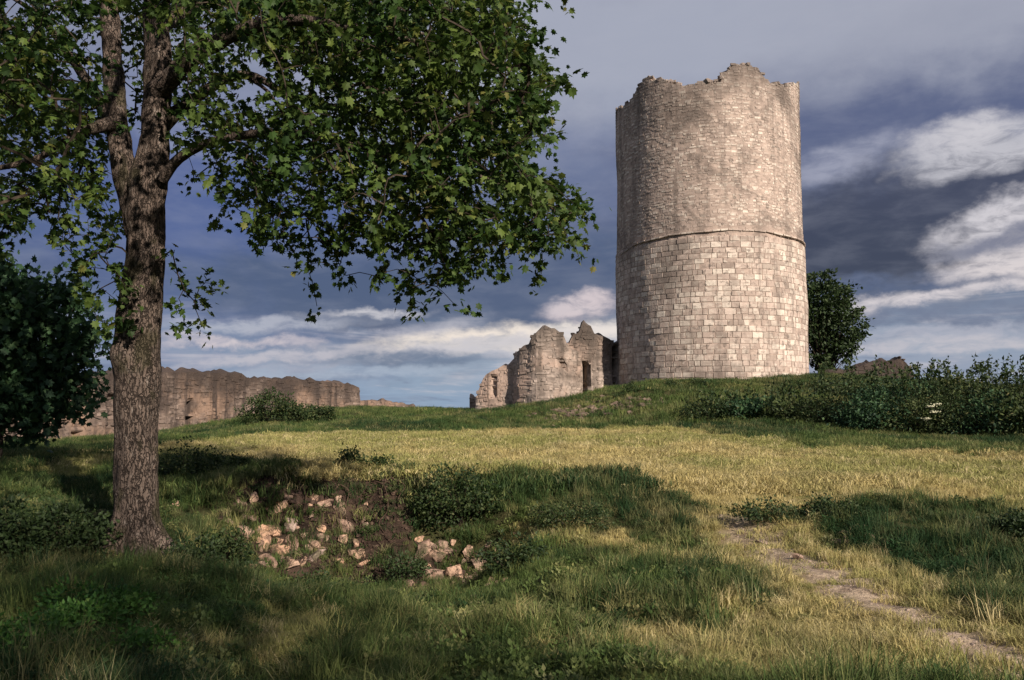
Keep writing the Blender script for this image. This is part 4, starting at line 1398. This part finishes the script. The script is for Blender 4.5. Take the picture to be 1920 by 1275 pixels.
# flower heads
for r_, (px, py, d, hw, hh, lab) in zip(roots_h, hedge):
    SV, SQ, lp, la = [], [], [], []
    for k in range(16):
        c = P(px + random.uniform(-hw, hw), py - hh * random.uniform(0.75, 1.0), d + random.uniform(-0.6, 0.6))
        top_ = c + Vector((random.gauss(0, 0.12), random.gauss(0, 0.1), random.uniform(0.05, 0.55)))
        SV += box_tube(c - Vector((0, 0, 0.3)), top_, 0.009, 0.003)
        b0 = len(SV) - 9
        for s_ in (0, 3):
            for q_ in range(3):
                SQ.append((b0 + s_ + q_, b0 + s_ + (q_ + 1) % 3, b0 + s_ + 3 + (q_ + 1) % 3, b0 + s_ + 3 + q_))
        for f in np.linspace(0, 1, 14):
            lp.append(np.array(c) * (1 - f) + np.array(top_) * f + R.normal(0, 0.03, 3)); la.append(R.normal(0, 1, 3) + np.array([0, 0, 0.7]))
    V, T, tn, _ = leaves_mesh(np.array(lp), np.array(la), R.uniform(0.07, 0.16, len(lp)), RV, RF, 0.5, 0.8)
    V = np.vstack([V, np.array(SV)])
    part('shoots', mesh_np('shoots', V, quads=np.array(SQ) + len(tn), tris=T, attrs={'tint': ('FLOAT', 'POINT', np.concatenate([tn, np.zeros(len(SV))]))}), HEDGE, r_, kind='stuff')
fl = roots_h[5]
for (px, py) in ((1745, 762), (1757, 758), (1752, 772), (1738, 785)):
    c = P(px, py, 21.6)
    pts = [(c.x + random.gauss(0, .05), c.y + random.gauss(0, .05), c.z + random.gauss(0, .014), 0.02) for _ in range(24)]
    V1, q1, _t = rocks_joined(pts, 5)
    part('flower_head', mesh_np('flower_head', V1, tris=q1), FLOWERM, fl)
others = [
    (510, 812, 28.5, 62, 58, 'dark bush at the foot of the right part of the curtain wall', HEDGE, 4500, 0.09),
    (590, 800, 29.5, 42, 32, 'small green bush just right of the dark bush by the curtain wall', HEDGE, 2500, 0.09),
    (1183, 737, 30.6, 12, 22, 'tiny dark shrub against the left foot of the keep', DARKLEAF, 700, 0.06),
    (1165, 738, 30.4, 9, 8, 'lowest dark plant at the left foot of the keep', DARKLEAF, 300, 0.05),
    (1265, 729, 30.4, 14, 12, 'small dark plant at the foot of the keep left of its middle', DARKLEAF, 500, 0.06),
    (1310, 726, 30.4, 18, 12, 'small dark plant at the foot of the keep near its middle', DARKLEAF, 500, 0.06),
    (655, 897, 12.2, 28, 30, 'round green weed on the lip of the hollow', HEDGE, 900, 0.05),
    (715, 895, 12.2, 26, 18, 'low grey green weed on the lip, right of the round weed', HEDGE, 600, 0.05),
    (1905, 1010, 8.3, 30, 45, 'dark bush on the bank at the right edge above the path', DARKLEAF, 1500, 0.045),
    (860, 1000, 10.9, 85, 105, 'green leafy shrub spilling over the right half of the hollow', HEDGE, 3600, 0.05),
    (760, 1085, 9.9, 40, 45, 'small shrub at the bottom of the hollow between the two groups of stones', DARKLEAF, 1000, 0.04),
    (425, 1075, 9.2, 45, 70, 'weedy shrub at the left end of the hollow', HEDGE, 1400, 0.045),
    (575, 1105, 9.1, 50, 40, 'low weedy shrub under the beige stones', HEDGE, 1100, 0.04),
    (965, 1120, 8.6, 60, 60, 'dark weedy shrub at the right end of the hollow', DARKLEAF, 1500, 0.045),
    (640, 1140, 8.2, 60, 30, 'patch of low weeds below the hollow', HEDGE, 900, 0.04),
    (345, 900, 12.3, 60, 60, 'leafy green shrub just right of the maple trunk', HEDGE, 2600, 0.05),
    (425, 880, 13.5, 45, 35, 'low shrub between the maple and the meadow', HEDGE, 1300, 0.05),
    (1065, 990, 9.6, 80, 45, 'low dark scrub spread on the bank right of the hollow', HEDGE, 2000, 0.035),
    (120, 1050, 8.0, 75, 90, 'dark leafy shrub left of the foot of the maple', DARKLEAF, 3000, 0.05),
    (365, 1060, 8.2, 42, 55, 'small leafy shrub right of the foot of the maple', DARKLEAF, 1300, 0.045),
    (15, 1080, 7.5, 60, 130, 'dark shrub at the left edge of the picture above the ferny herbs', DARKLEAF, 2400, 0.055),
    (1445, 985, 9.3, 60, 32, 'dark grassy shrub on the bank where the path comes in', HEDGE, 1400, 0.04),
    (1570, 985, 9.2, 65, 32, 'dark grassy shrub on the bank above the pinkish rock', HEDGE, 1400, 0.04),
]
for (px, py, d, hw, hh, lab, mt, nl, sz) in others:
    b = P(px, py, d); b.z = Hf(b.x, b.y)
    w, h = hw / F * d, hh / F * d
    foliage('shrub', lab, 'shrub', b, [((0, 0, h * 0.5), (w * 0.85, w * 0.75, h * 0.5)), ((-w * 0.5, 0.05, h * 0.3), (w * 0.5, w * 0.5, h * 0.35)), ((w * 0.5, 0, h * 0.3), (w * 0.5, w * 0.5, h * 0.32))], nl, sz, mt, 0.012, clump=0.10)
b = Vector((-2.6 + math.sin(SUN_AZ) * 10.2, 4.6 - math.cos(SUN_AZ) * 10.2, 0)); b.z = Hf(b.x, b.y)  # added unseen tree, set towards the sun to shade the lower left grass
foliage('broadleaf_tree', 'leafy tree added outside the picture, beside the photographer, to shade the lower left grass', 'tree', b,
        [((0, 0, 5.0), (2.5, 2.5, 2.2)), ((0.6, -0.4, 6.9), (1.9, 1.9, 1.5)), ((-1.0, 0.4, 3.9), (1.5, 1.5, 1.0))], 7500, 0.15, DARKLEAF, 0.05, trunk=2.6, clump=0.3)
# bright herbs in the lower left corner
for (px, py, d, hw, hh, lab) in ((60, 1290, 4.6, 75, 90, 'bright green leafy herb in the lower left corner'), (160, 1260, 4.9, 70, 85, 'bright green leafy herb second from the lower left corner'), (250, 1290, 4.6, 80, 60, 'darker green herb right of the bright ones at the bottom edge'),
                                 (150, 1180, 5.6, 75, 70, 'soft feathery green herb mound behind the bright corner herbs'), (225, 1195, 5.5, 60, 50, 'small green herb mound below the white stone')):
    b = P(px, py, d); b.z = Hf(b.x, b.y)
    w, h = hw / F * d, hh / F * d
    foliage('herb', lab, 'plant', b, [((0, 0, h * 0.45), (w * 0.9, w * 0.9, h * 0.5))], 1500, 0.036, HERB, 0.006, clump=0.07, group='herbs in the lower left corner')

# ------------------------------------------------------------------ rocks
rock_meshes = []
for k in range(9):
    V, Fc = rock_verts(3, 200 + k, rough=0.35)
    me = mesh_np('rock', V, tris=Fc)
    me.materials.append(ROCK)
    rock_meshes.append(me)


def ground_at_px(px, py):
    g = G(px, py)
    return Vector(g)


def outcrop(label, lst):
    ps = [ground_at_px(a, b) for a, b, w, h in lst]
    c = sum(ps, Vector()) / len(ps)
    root = empty('rock_outcrop', c, label, 'rocks', 'stones showing in the bank')
    for (px, py, w, h), p in zip(lst, ps):
        o = bpy.data.objects.new('stone', random.choice(rock_meshes))
        COL.objects.link(o)
        o.parent = root
        o.matrix_parent_inverse = Matrix.Translation(c).inverted()
        sx, sz = w / 2 / F * p.y * 1.12, h / 2 / F * p.y * 1.15
        o.location = p + Vector((0, 0.28 * sx, random.uniform(-.1, .1) * sz))
        o.rotation_euler = (random.uniform(-.3, .3), random.uniform(-.3, .3), random.uniform(-.8, .8))
        o.scale = (sx * random.uniform(1.2, 1.6), (sx + sz) * 0.75, sz * random.uniform(0.95, 1.3))
    return root


def minor(n, x0, x1, y0, y1):
    return [(random.uniform(x0, x1), random.uniform(y0, y1), random.uniform(8, 18), random.uniform(7, 15)) for _ in range(n)]


outcrop('warm beige stones bared in the left half of the hollow near the maple',
        [(475, 945, 16, 24), (520, 972, 40, 32), (455, 1005, 46, 34), (482, 1000, 20, 22), (515, 1003, 26, 26), (541, 1002, 24, 18), (492, 1024, 28, 26), (520, 1042, 48, 36), (545, 1030, 22, 30), (500, 1052, 26, 24),
         (600, 1013, 42, 30), (590, 1034, 24, 22), (583, 1052, 30, 20), (566, 1006, 14, 14), (612, 950, 18, 14), (640, 953, 20, 16), (665, 1045, 34, 20), (560, 960, 12, 10), (637, 1062, 20, 16), (655, 1000, 18, 26), (425, 985, 14, 12), (548, 1060, 22, 16), (676, 1060, 22, 14), (470, 975, 12, 10)] + minor(44, 435, 690, 935, 1072))
outcrop('greyish cracked stones bared in the right half of the hollow',
        [(795, 1030, 42, 30), (828, 1025, 34, 30), (812, 1050, 46, 26), (838, 1046, 26, 24), (800, 1085, 30, 40), (822, 1090, 24, 26), (848, 1085, 30, 30), (790, 1115, 34, 22), (830, 1118, 24, 16), (770, 1100, 20, 24),
         (922, 1023, 40, 30), (885, 1043, 34, 18), (940, 1035, 20, 22), (906, 1065, 36, 22), (890, 1062, 20, 14), (897, 1096, 26, 26), (868, 1100, 18, 12), (965, 1010, 14, 14), (945, 1060, 14, 12)] + minor(28, 765, 965, 1012, 1125))
outcrop('pinkish grey stones bared in the bank above the path on the right',
        [(1585, 1008, 36, 22), (1610, 1000, 28, 20), (1600, 1022, 34, 18), (1572, 1022, 20, 14), (1630, 1010, 16, 14)])
loose = [
    (250, 1130, 26, 15, 'pale stone lying in the dark grass below the maple', PALE),
    (1172, 1220, 26, 11, 'flat pale stone in the grass at the bottom, left of the path', PALE),
    (1360, 1256, 18, 12, 'small pinkish stone at the bottom edge of the grass', None),
    (1093, 1078, 26, 15, 'tan stone in the grass between the dark bank and the hollow', None),
    (770, 1192, 16, 12, 'small tan stone in the grass below the hollow', None),
    (690, 1172, 14, 10, 'small grey stone in the grass under the hollow', None),
    (35, 1108, 20, 9, 'flat pale stone at the left edge of the picture', PALE),
    (330, 950, 14, 12, 'small stone on the slope just right of the maple trunk', None),
    (1430, 1022, 26, 14, 'stone where the path leaves the meadow', None),
    (1545, 1062, 24, 12, 'dark stone in the middle of the path', None),
    (1500, 1050, 22, 10, 'brown stone on the left side of the path', None),
    (180, 945, 14, 10, 'small stone on the slope left of the maple trunk', None),
    (60, 1032, 14, 12, 'small stone in the shade at the far left', None),
    (700, 1230, 14, 9, 'pebble sized stone in the brown patch at the bottom', None),
    (530, 1195, 16, 9, 'flat brown stone in the dead grass below the beige stones', None),
]
for (px, py, w, h, lab, mt) in loose:
    p = ground_at_px(px, py)
    k = random.randrange(9)
    me = rock_meshes[k]
    if mt is not None:
        me = me.copy(); me.materials.clear(); me.materials.append(mt)
    o = bpy.data.objects.new('rock', me)
    COL.objects.link(o)
    sx, sz = w / 2 / F * p.y * 1.1, h / 2 / F * p.y * 1.25
    o.location = p + Vector((0, 0, sz * 0.35))
    o.rotation_euler = (0.1, 0.1, random.uniform(-1, 1))
    o.scale = (sx, sx * 0.8, sz)
    o['label'] = lab; o['category'] = 'rock'; o['group'] = 'loose stones in the grass'

# roots and dead runners hanging down the broken face
for i, pl in enumerate([[(700, 905), (722, 925), (728, 960), (712, 990), (735, 1020), (760, 1040)], [(640, 915), (655, 940), (650, 975), (672, 1010)], [(735, 900), (760, 915), (748, 950), (770, 985)],
                        [(560, 905), (575, 935), (570, 965)], [(690, 960), (675, 1000), (690, 1035)]]):
    pts = [ground_at_px(*p) + Vector((0, -0.05, 0.03)) for p in pl]
    V, q, t = tube(pts, list(np.linspace(0.011, 0.003, len(pts))), 0.05, 6, 0.25, i)
    c = pts[0]
    o = link('root', mesh_np('root', V, quads=q, tris=t, smooth=True), ROOTM, kind=None,
             label=['thickest brown root winding down the middle of the hollow', 'thin brown root left of the thickest one', 'short root at the right of the hollow under the lip', 'short root above the beige stones', 'thin root between the two winding ones'][i], cat='root', group='bare roots in the hollow')

# earth clods and small stones below the ruin and along the hill's edge
CLODM = simple_mat('brown_clods', (0.09, 0.065, 0.05), (0.22, 0.16, 0.12), 3)
clods = []
for k in range(210):
    t_ = random.random()
    px = 1030 + 190 * t_ + random.gauss(0, 20); py = 784 - 30 * t_ + random.gauss(0, 7)
    p = ground_at_px(px, py)
    clods.append((p.x, p.y, p.z - 0.01, random.uniform(0.04, 0.15)))
V1, q1, t1 = rocks_joined(clods, 300)
o = link('clods', mesh_np('clods', V1, tris=q1, attrs={'tint': ('FLOAT', 'POINT', t1)}), CLODM, kind='stuff', label='brown clods and rubble on the slope below the ruin', cat='rubble')
clods = []
SB = SOIL.min(0), SOIL.max(0)
while len(clods) < 2600:
    x, y = random.uniform(SB[0][0], SB[1][0]), random.uniform(SB[0][1], SB[1][1])
    if not inpoly(np.array([x]), np.array([y]), SOIL)[0]: continue
    clods.append((x, y, 0, random.uniform(0.006, 0.026) if random.random() < 0.95 else random.uniform(0.03, 0.05)))
hz_ = H(np.array([c[0] for c in clods]), np.array([c[1] for c in clods]))
clods = [(c[0], c[1], z, c[3]) for c, z in zip(clods, hz_)]
V1, q1, t1 = rocks_joined(clods, 310)
SOILM = simple_mat('dry_earth', (0.030, 0.021, 0.016), (0.11, 0.073, 0.053), 14)
link('earth_clods', mesh_np('earth_clods', V1, tris=q1), SOILM, kind='stuff', label='loose reddish brown earth and gravel in the hollow', cat='earth')
clods = []
for k in range(500):
    i = random.randrange(len(PATH) - 1); t_ = random.random()
    q_ = PATH[i] * (1 - t_) + PATH[i + 1] * t_
    x, y = q_[0] + random.gauss(0, 0.15), q_[1] + random.gauss(0, 0.09)
    clods.append((x, y, Hf(x, y) - 0.004, random.uniform(0.004, 0.016)))
V1, q1, t1 = rocks_joined(clods, 320)
link('path_gravel', mesh_np('path_gravel', V1, tris=q1), simple_mat('path_gravel', (0.36, 0.28, 0.22), (0.18, 0.14, 0.12), 10), kind='stuff', label='worn bare gravel of the narrow footpath', cat='gravel')

# ------------------------------------------------------------------ grass


def tuft(seed, blades, h, spread, width, lean=0.5, seeds=False):
    rr = np.random.RandomState(seed)
    V, T = [], []
    for i in range(blades):
        a = rr.uniform(0, 6.283); r = spread * math.sqrt(rr.uniform(0, 1))
        x, y = r * math.cos(a), r * math.sin(a)
        L = h * rr.uniform(0.45, 1.15)
        la = rr.uniform(0, 6.283); le = lean * rr.uniform(0.2, 1.3)
        dx, dy = math.cos(la) * le, math.sin(la) * le
        w = width * rr.uniform(0.6, 1.3)
        wa = rr.uniform(0, 3.14)
        wx, wy = math.cos(wa) * w / 2, math.sin(wa) * w / 2
        p0 = (x, y, -0.02)
        p1 = (x + dx * L * 0.35, y + dy * L * 0.35, L * 0.55)
        p2 = (x + dx * L, y + dy * L, L * (1 - 0.28 * le))
        b = len(V)
        V += [(p0[0] - wx, p0[1] - wy, p0[2]), (p0[0] + wx, p0[1] + wy, p0[2]), (p1[0] + wx * .8, p1[1] + wy * .8, p1[2]), (p1[0] - wx * .8, p1[1] - wy * .8, p1[2]), p2]
        T += [(b, b + 1, b + 2), (b, b + 2, b + 3), (b + 3, b + 2, b + 4)]
        if seeds and i % 4 == 0:
            b = len(V)
            s = w * 1.5
            V += [(p2[0] - s, p2[1], p2[2] - 0.02), (p2[0] + s, p2[1], p2[2] - 0.01), (p2[0], p2[1], p2[2] + 0.05)]
            T += [(b, b + 1, b + 2)]
    return mesh_np('tuft', V, tris=T)


def grass_mat():
    m, N = new_mat('grass_blade')
    a = N.n('ShaderNodeAttribute', attribute_type='INSTANCER', attribute_name='col')
    c = a.outputs['Color']
    finish(N, c, 0.7, None, transl=0.3, spec=0.2)
    return m


GM = grass_mat()


def weed(seed, nleaf, h, size):
    rr = np.random.RandomState(seed)
    V, T = [], []
    for i in range(nleaf):
        a = rr.uniform(0, 6.283); el_ = rr.uniform(0.1, 1.3)
        r = rr.uniform(0.01, 0.07)
        p = np.array([r * math.cos(a), r * math.sin(a), h * rr.uniform(0.1, 1)])
        ax = np.array([math.cos(a) * math.cos(el_), math.sin(a) * math.cos(el_), math.sin(el_)])
        X_ = np.cross(ax, (0, 0, 1.0)); X_ /= np.linalg.norm(X_) + 1e-6
        Z_ = np.cross(X_, ax)
        s = size * rr.uniform(0.6, 1.4)
        b = len(V)
        for v in RV: V.append(p + s * (X_ * v[0] * 1.3 + ax * v[1] + Z_ * v[2]))
        T += [tuple(f + b) for f in RF]
    return mesh_np('weed', np.array(V), tris=T)


def scatter(name, label, cat, protos, pts, cols, scl, rot, var):
    me = bpy.data.meshes.new(name)
    me.vertices.add(len(pts))
    me.vertices.foreach_set('co', np.asarray(pts, np.float32).ravel())
    for k, typ, arr, f in (('col', 'FLOAT_COLOR', np.hstack([cols, np.ones((len(pts), 1))]), 'color'), ('scl', 'FLOAT_VECTOR', scl, 'vector'), ('rot', 'FLOAT_VECTOR', rot, 'vector')):
        at = me.attributes.new(k, typ, 'POINT')
        at.data.foreach_set(f, np.asarray(arr, np.float32).ravel())
    at = me.attributes.new('var', 'INT', 'POINT')
    at.data.foreach_set('value', np.asarray(var, np.int32))
    o = link(name, me, GM, kind='stuff', label=label, cat=cat)
    ng = bpy.data.node_groups.new(name, 'GeometryNodeTree')
    ng.interface.new_socket('Geometry', in_out='INPUT', socket_type='NodeSocketGeometry')
    ng.interface.new_socket('Geometry', in_out='OUTPUT', socket_type='NodeSocketGeometry')
    gi = ng.nodes.new('NodeGroupInput'); go = ng.nodes.new('NodeGroupOutput')
    iop = ng.nodes.new('GeometryNodeInstanceOnPoints')
    jn = ng.nodes.new('GeometryNodeJoinGeometry')
    for p in reversed(protos):
        oi = ng.nodes.new('GeometryNodeObjectInfo')
        oi.inputs['Object'].default_value = p
        oi.inputs['As Instance'].default_value = True
        ng.links.new(oi.outputs['Geometry'], jn.inputs[0])
    ng.links.new(gi.outputs[0], iop.inputs['Points'])
    ng.links.new(jn.outputs[0], iop.inputs['Instance'])
    iop.inputs['Pick Instance'].default_value = True

    def na(nm, dt):
        a_ = ng.nodes.new('GeometryNodeInputNamedAttribute')
        a_.data_type = dt
        a_.inputs['Name'].default_value = nm
        return [s for s in a_.outputs if s.enabled and s.name == 'Attribute'][0]
    ng.links.new(na('var', 'INT'), iop.inputs['Instance Index'])
    ng.links.new(na('rot', 'FLOAT_VECTOR'), iop.inputs['Rotation'])
    ng.links.new(na('scl', 'FLOAT_VECTOR'), iop.inputs['Scale'])
    ng.links.new(iop.outputs[0], go.inputs[0])
    md = o.modifiers.new('scatter', 'NODES')
    md.node_group = ng
    return o


def proto(me):
    me.materials.append(GM)
    return bpy.data.objects.new('tuft', me)


SHORT = [proto(tuft(s, 32, 0.09, 0.065, 0.005, 0.9)) for s in (1, 2, 3)]
LONG = [proto(tuft(s, 34, 0.19, 0.08, 0.0055, 0.9)) for s in (4, 5, 6)]
FAR = [proto(tuft(s, 38, 0.11, 0.19, 0.010, 1.0, False)) for s in (7, 8, 9)]
WEED = [proto(weed(s, 44, 0.09, 0.027)) for s in (10, 11, 12)]


def sample(nn, d0, d1, pw=1.0, wx=0.78, wc=1.6):
    t = R.uniform(0, 1, nn)
    d = (d0 ** (1 - pw) + t * (d1 ** (1 - pw) - d0 ** (1 - pw))) ** (1 / (1 - pw)) if pw != 1 else d0 * (d1 / d0) ** t
    x = R.uniform(-1, 1, nn) * (wx * d + wc)
    return x, d


def gcol(x, y, dry, m_):
    g1 = np.array([0.042, 0.080, 0.022]); g2 = np.array([0.086, 0.128, 0.034]); g3 = np.array([0.022, 0.054, 0.018])
    d1 = np.array([0.48, 0.40, 0.175]); d2 = np.array([0.31, 0.305, 0.105]); d3 = np.array([0.54, 0.46, 0.24])
    a = sstep(-0.5, 0.6, fbm(x * 0.8, y * 0.8, oct=3, seed=61) + R.normal(0, 0.3, m_))[:, None]
    b = sstep(-0.1, 0.7, fbm(x * 0.5 + 9, y * 0.5, oct=3, seed=62) + R.normal(0, 0.25, m_))[:, None]
    green = (g1 * (1 - a) + g2 * a) * (1 - b) + g3 * b
    c = sstep(-0.6, 0.5, fbm(x * 0.6, y * 0.35, oct=3, seed=63) + R.normal(0, 0.35, m_))[:, None]
    e = (R.uniform(0, 1, m_) < 0.15)[:, None]
    dryc = d2 * (1 - c) + d1 * c
    dryc = np.where(e, d3, dryc)
    dd = np.clip(0.04 + dry * 0.97 + R.normal(0, 0.18, m_) + 0.2 * fbm(x * 1.7, y * 1.2, oct=3, seed=64), 0, 1)[:, None]
    return (green * (1 - dd) + dryc * dd) * R.uniform(0.75, 1.25, (m_, 1))


rocks_xy = np.array([(o.matrix_world.translation.x, o.matrix_world.translation.y) for o in bpy.data.objects if o.name.startswith(('rock',)) and o.type == 'MESH'] or [(99, 99)])


def do_grass(name, label, nn, d0, d1, protos, hs, pw, accept, wmul=1.0):
    x, y = sample(nn, d0, d1, pw)
    dry, path, soil = masks(x, y)
    ok = accept(x, y, dry, path, soil)
    # nothing grows in the trunk or in the keep
    ok &= np.hypot(x - TB.x, y - TB.y) > 0.33
    ok &= np.hypot(x - TX, y - TY) > RB + 0.1
    x, y, dry, path, soil = [q_[ok] for q_ in (x, y, dry, path, soil)]
    m_ = len(x)
    z = H(x, y) - 0.005
    cols = gcol(x, y, dry, m_)
    hgt = hs(x, y, dry, m_)
    scl = np.stack([wmul * R.uniform(0.8, 1.3, m_), wmul * R.uniform(0.8, 1.3, m_), hgt], -1)
    rot = np.stack([R.normal(0, 0.14, m_), R.normal(0, 0.14, m_), R.uniform(0, 6.28, m_)], -1)
    scatter(name, label, 'grass' if 'grass' in name else 'plants', protos, np.stack([x, y, z], -1), cols, scl, rot, R.randint(0, len(protos), m_))
    return m_


patch = lambda x, y, s, sd_: fbm(x * s, y * s, oct=3, seed=sd_)
n1 = do_grass('short_grass', 'short grass in the foreground, patchy green and straw', 30000, 3.2, 15, SHORT, lambda x, y, dry, m_: R.uniform(0.5, 1.3, m_) * np.clip(1 + 0.7 * patch(x, y, 1.6, 71), 0.3, 2), 1.0,
              lambda x, y, dry, path, soil: (R.uniform(0, 1, len(x)) > 0.9 * path) & (R.uniform(0, 1, len(x)) > 0.5 * soil))
n2 = do_grass('long_grass', 'longer darker grass on the banks and in the foreground', 17000, 3.2, 14, LONG, lambda x, y, dry, m_: R.uniform(0.35, 1.1, m_) * (1 - 0.3 * dry) * np.clip(1 + 0.9 * patch(x, y, 2.1, 75), 0.25, 1.9), 1.0,
              lambda x, y, dry, path, soil: (path < 0.2) & (R.uniform(0, 1, len(x)) > 0.55 * soil) & (R.uniform(0, 1, len(x)) > 0.85 * dry) & (patch(x, y, 0.9, 72) > -0.35))
n3 = do_grass('meadow_grass', 'dry yellow grass of the open meadow and green grass on the hill', 60000, 11, 60, FAR, lambda x, y, dry, m_: R.uniform(0.5, 1.15, m_) * (1 + 0.7 * (1 - dry)) * (1 + 0.35 * patch(x, y, 0.5, 73)), 1.25,
              lambda x, y, dry, path, soil: (R.uniform(0, 1, len(x)) > 0.9 * soil) & (path < 0.5), 1.25)
n4 = do_grass('weeds', 'small broad leaved weeds among the foreground grass', 8000, 3.2, 12, WEED, lambda x, y, dry, m_: R.uniform(0.5, 1.4, m_), 1.0,
              lambda x, y, dry, path, soil: (dry < 0.5) & (path < 0.2) & (R.uniform(0, 1, len(x)) > 0.3 * soil) & ((patch(x, y, 0.7, 74) > 0.0) | (x < -1.5)))
print('grass', n1, n2, n3, n4, 'stones', len(cells_low), len(cells_up), 'clumps', len(CL), 'leaves', len(LP), 'ground', nv, 'RING', RING, 'top', tab_z.max())
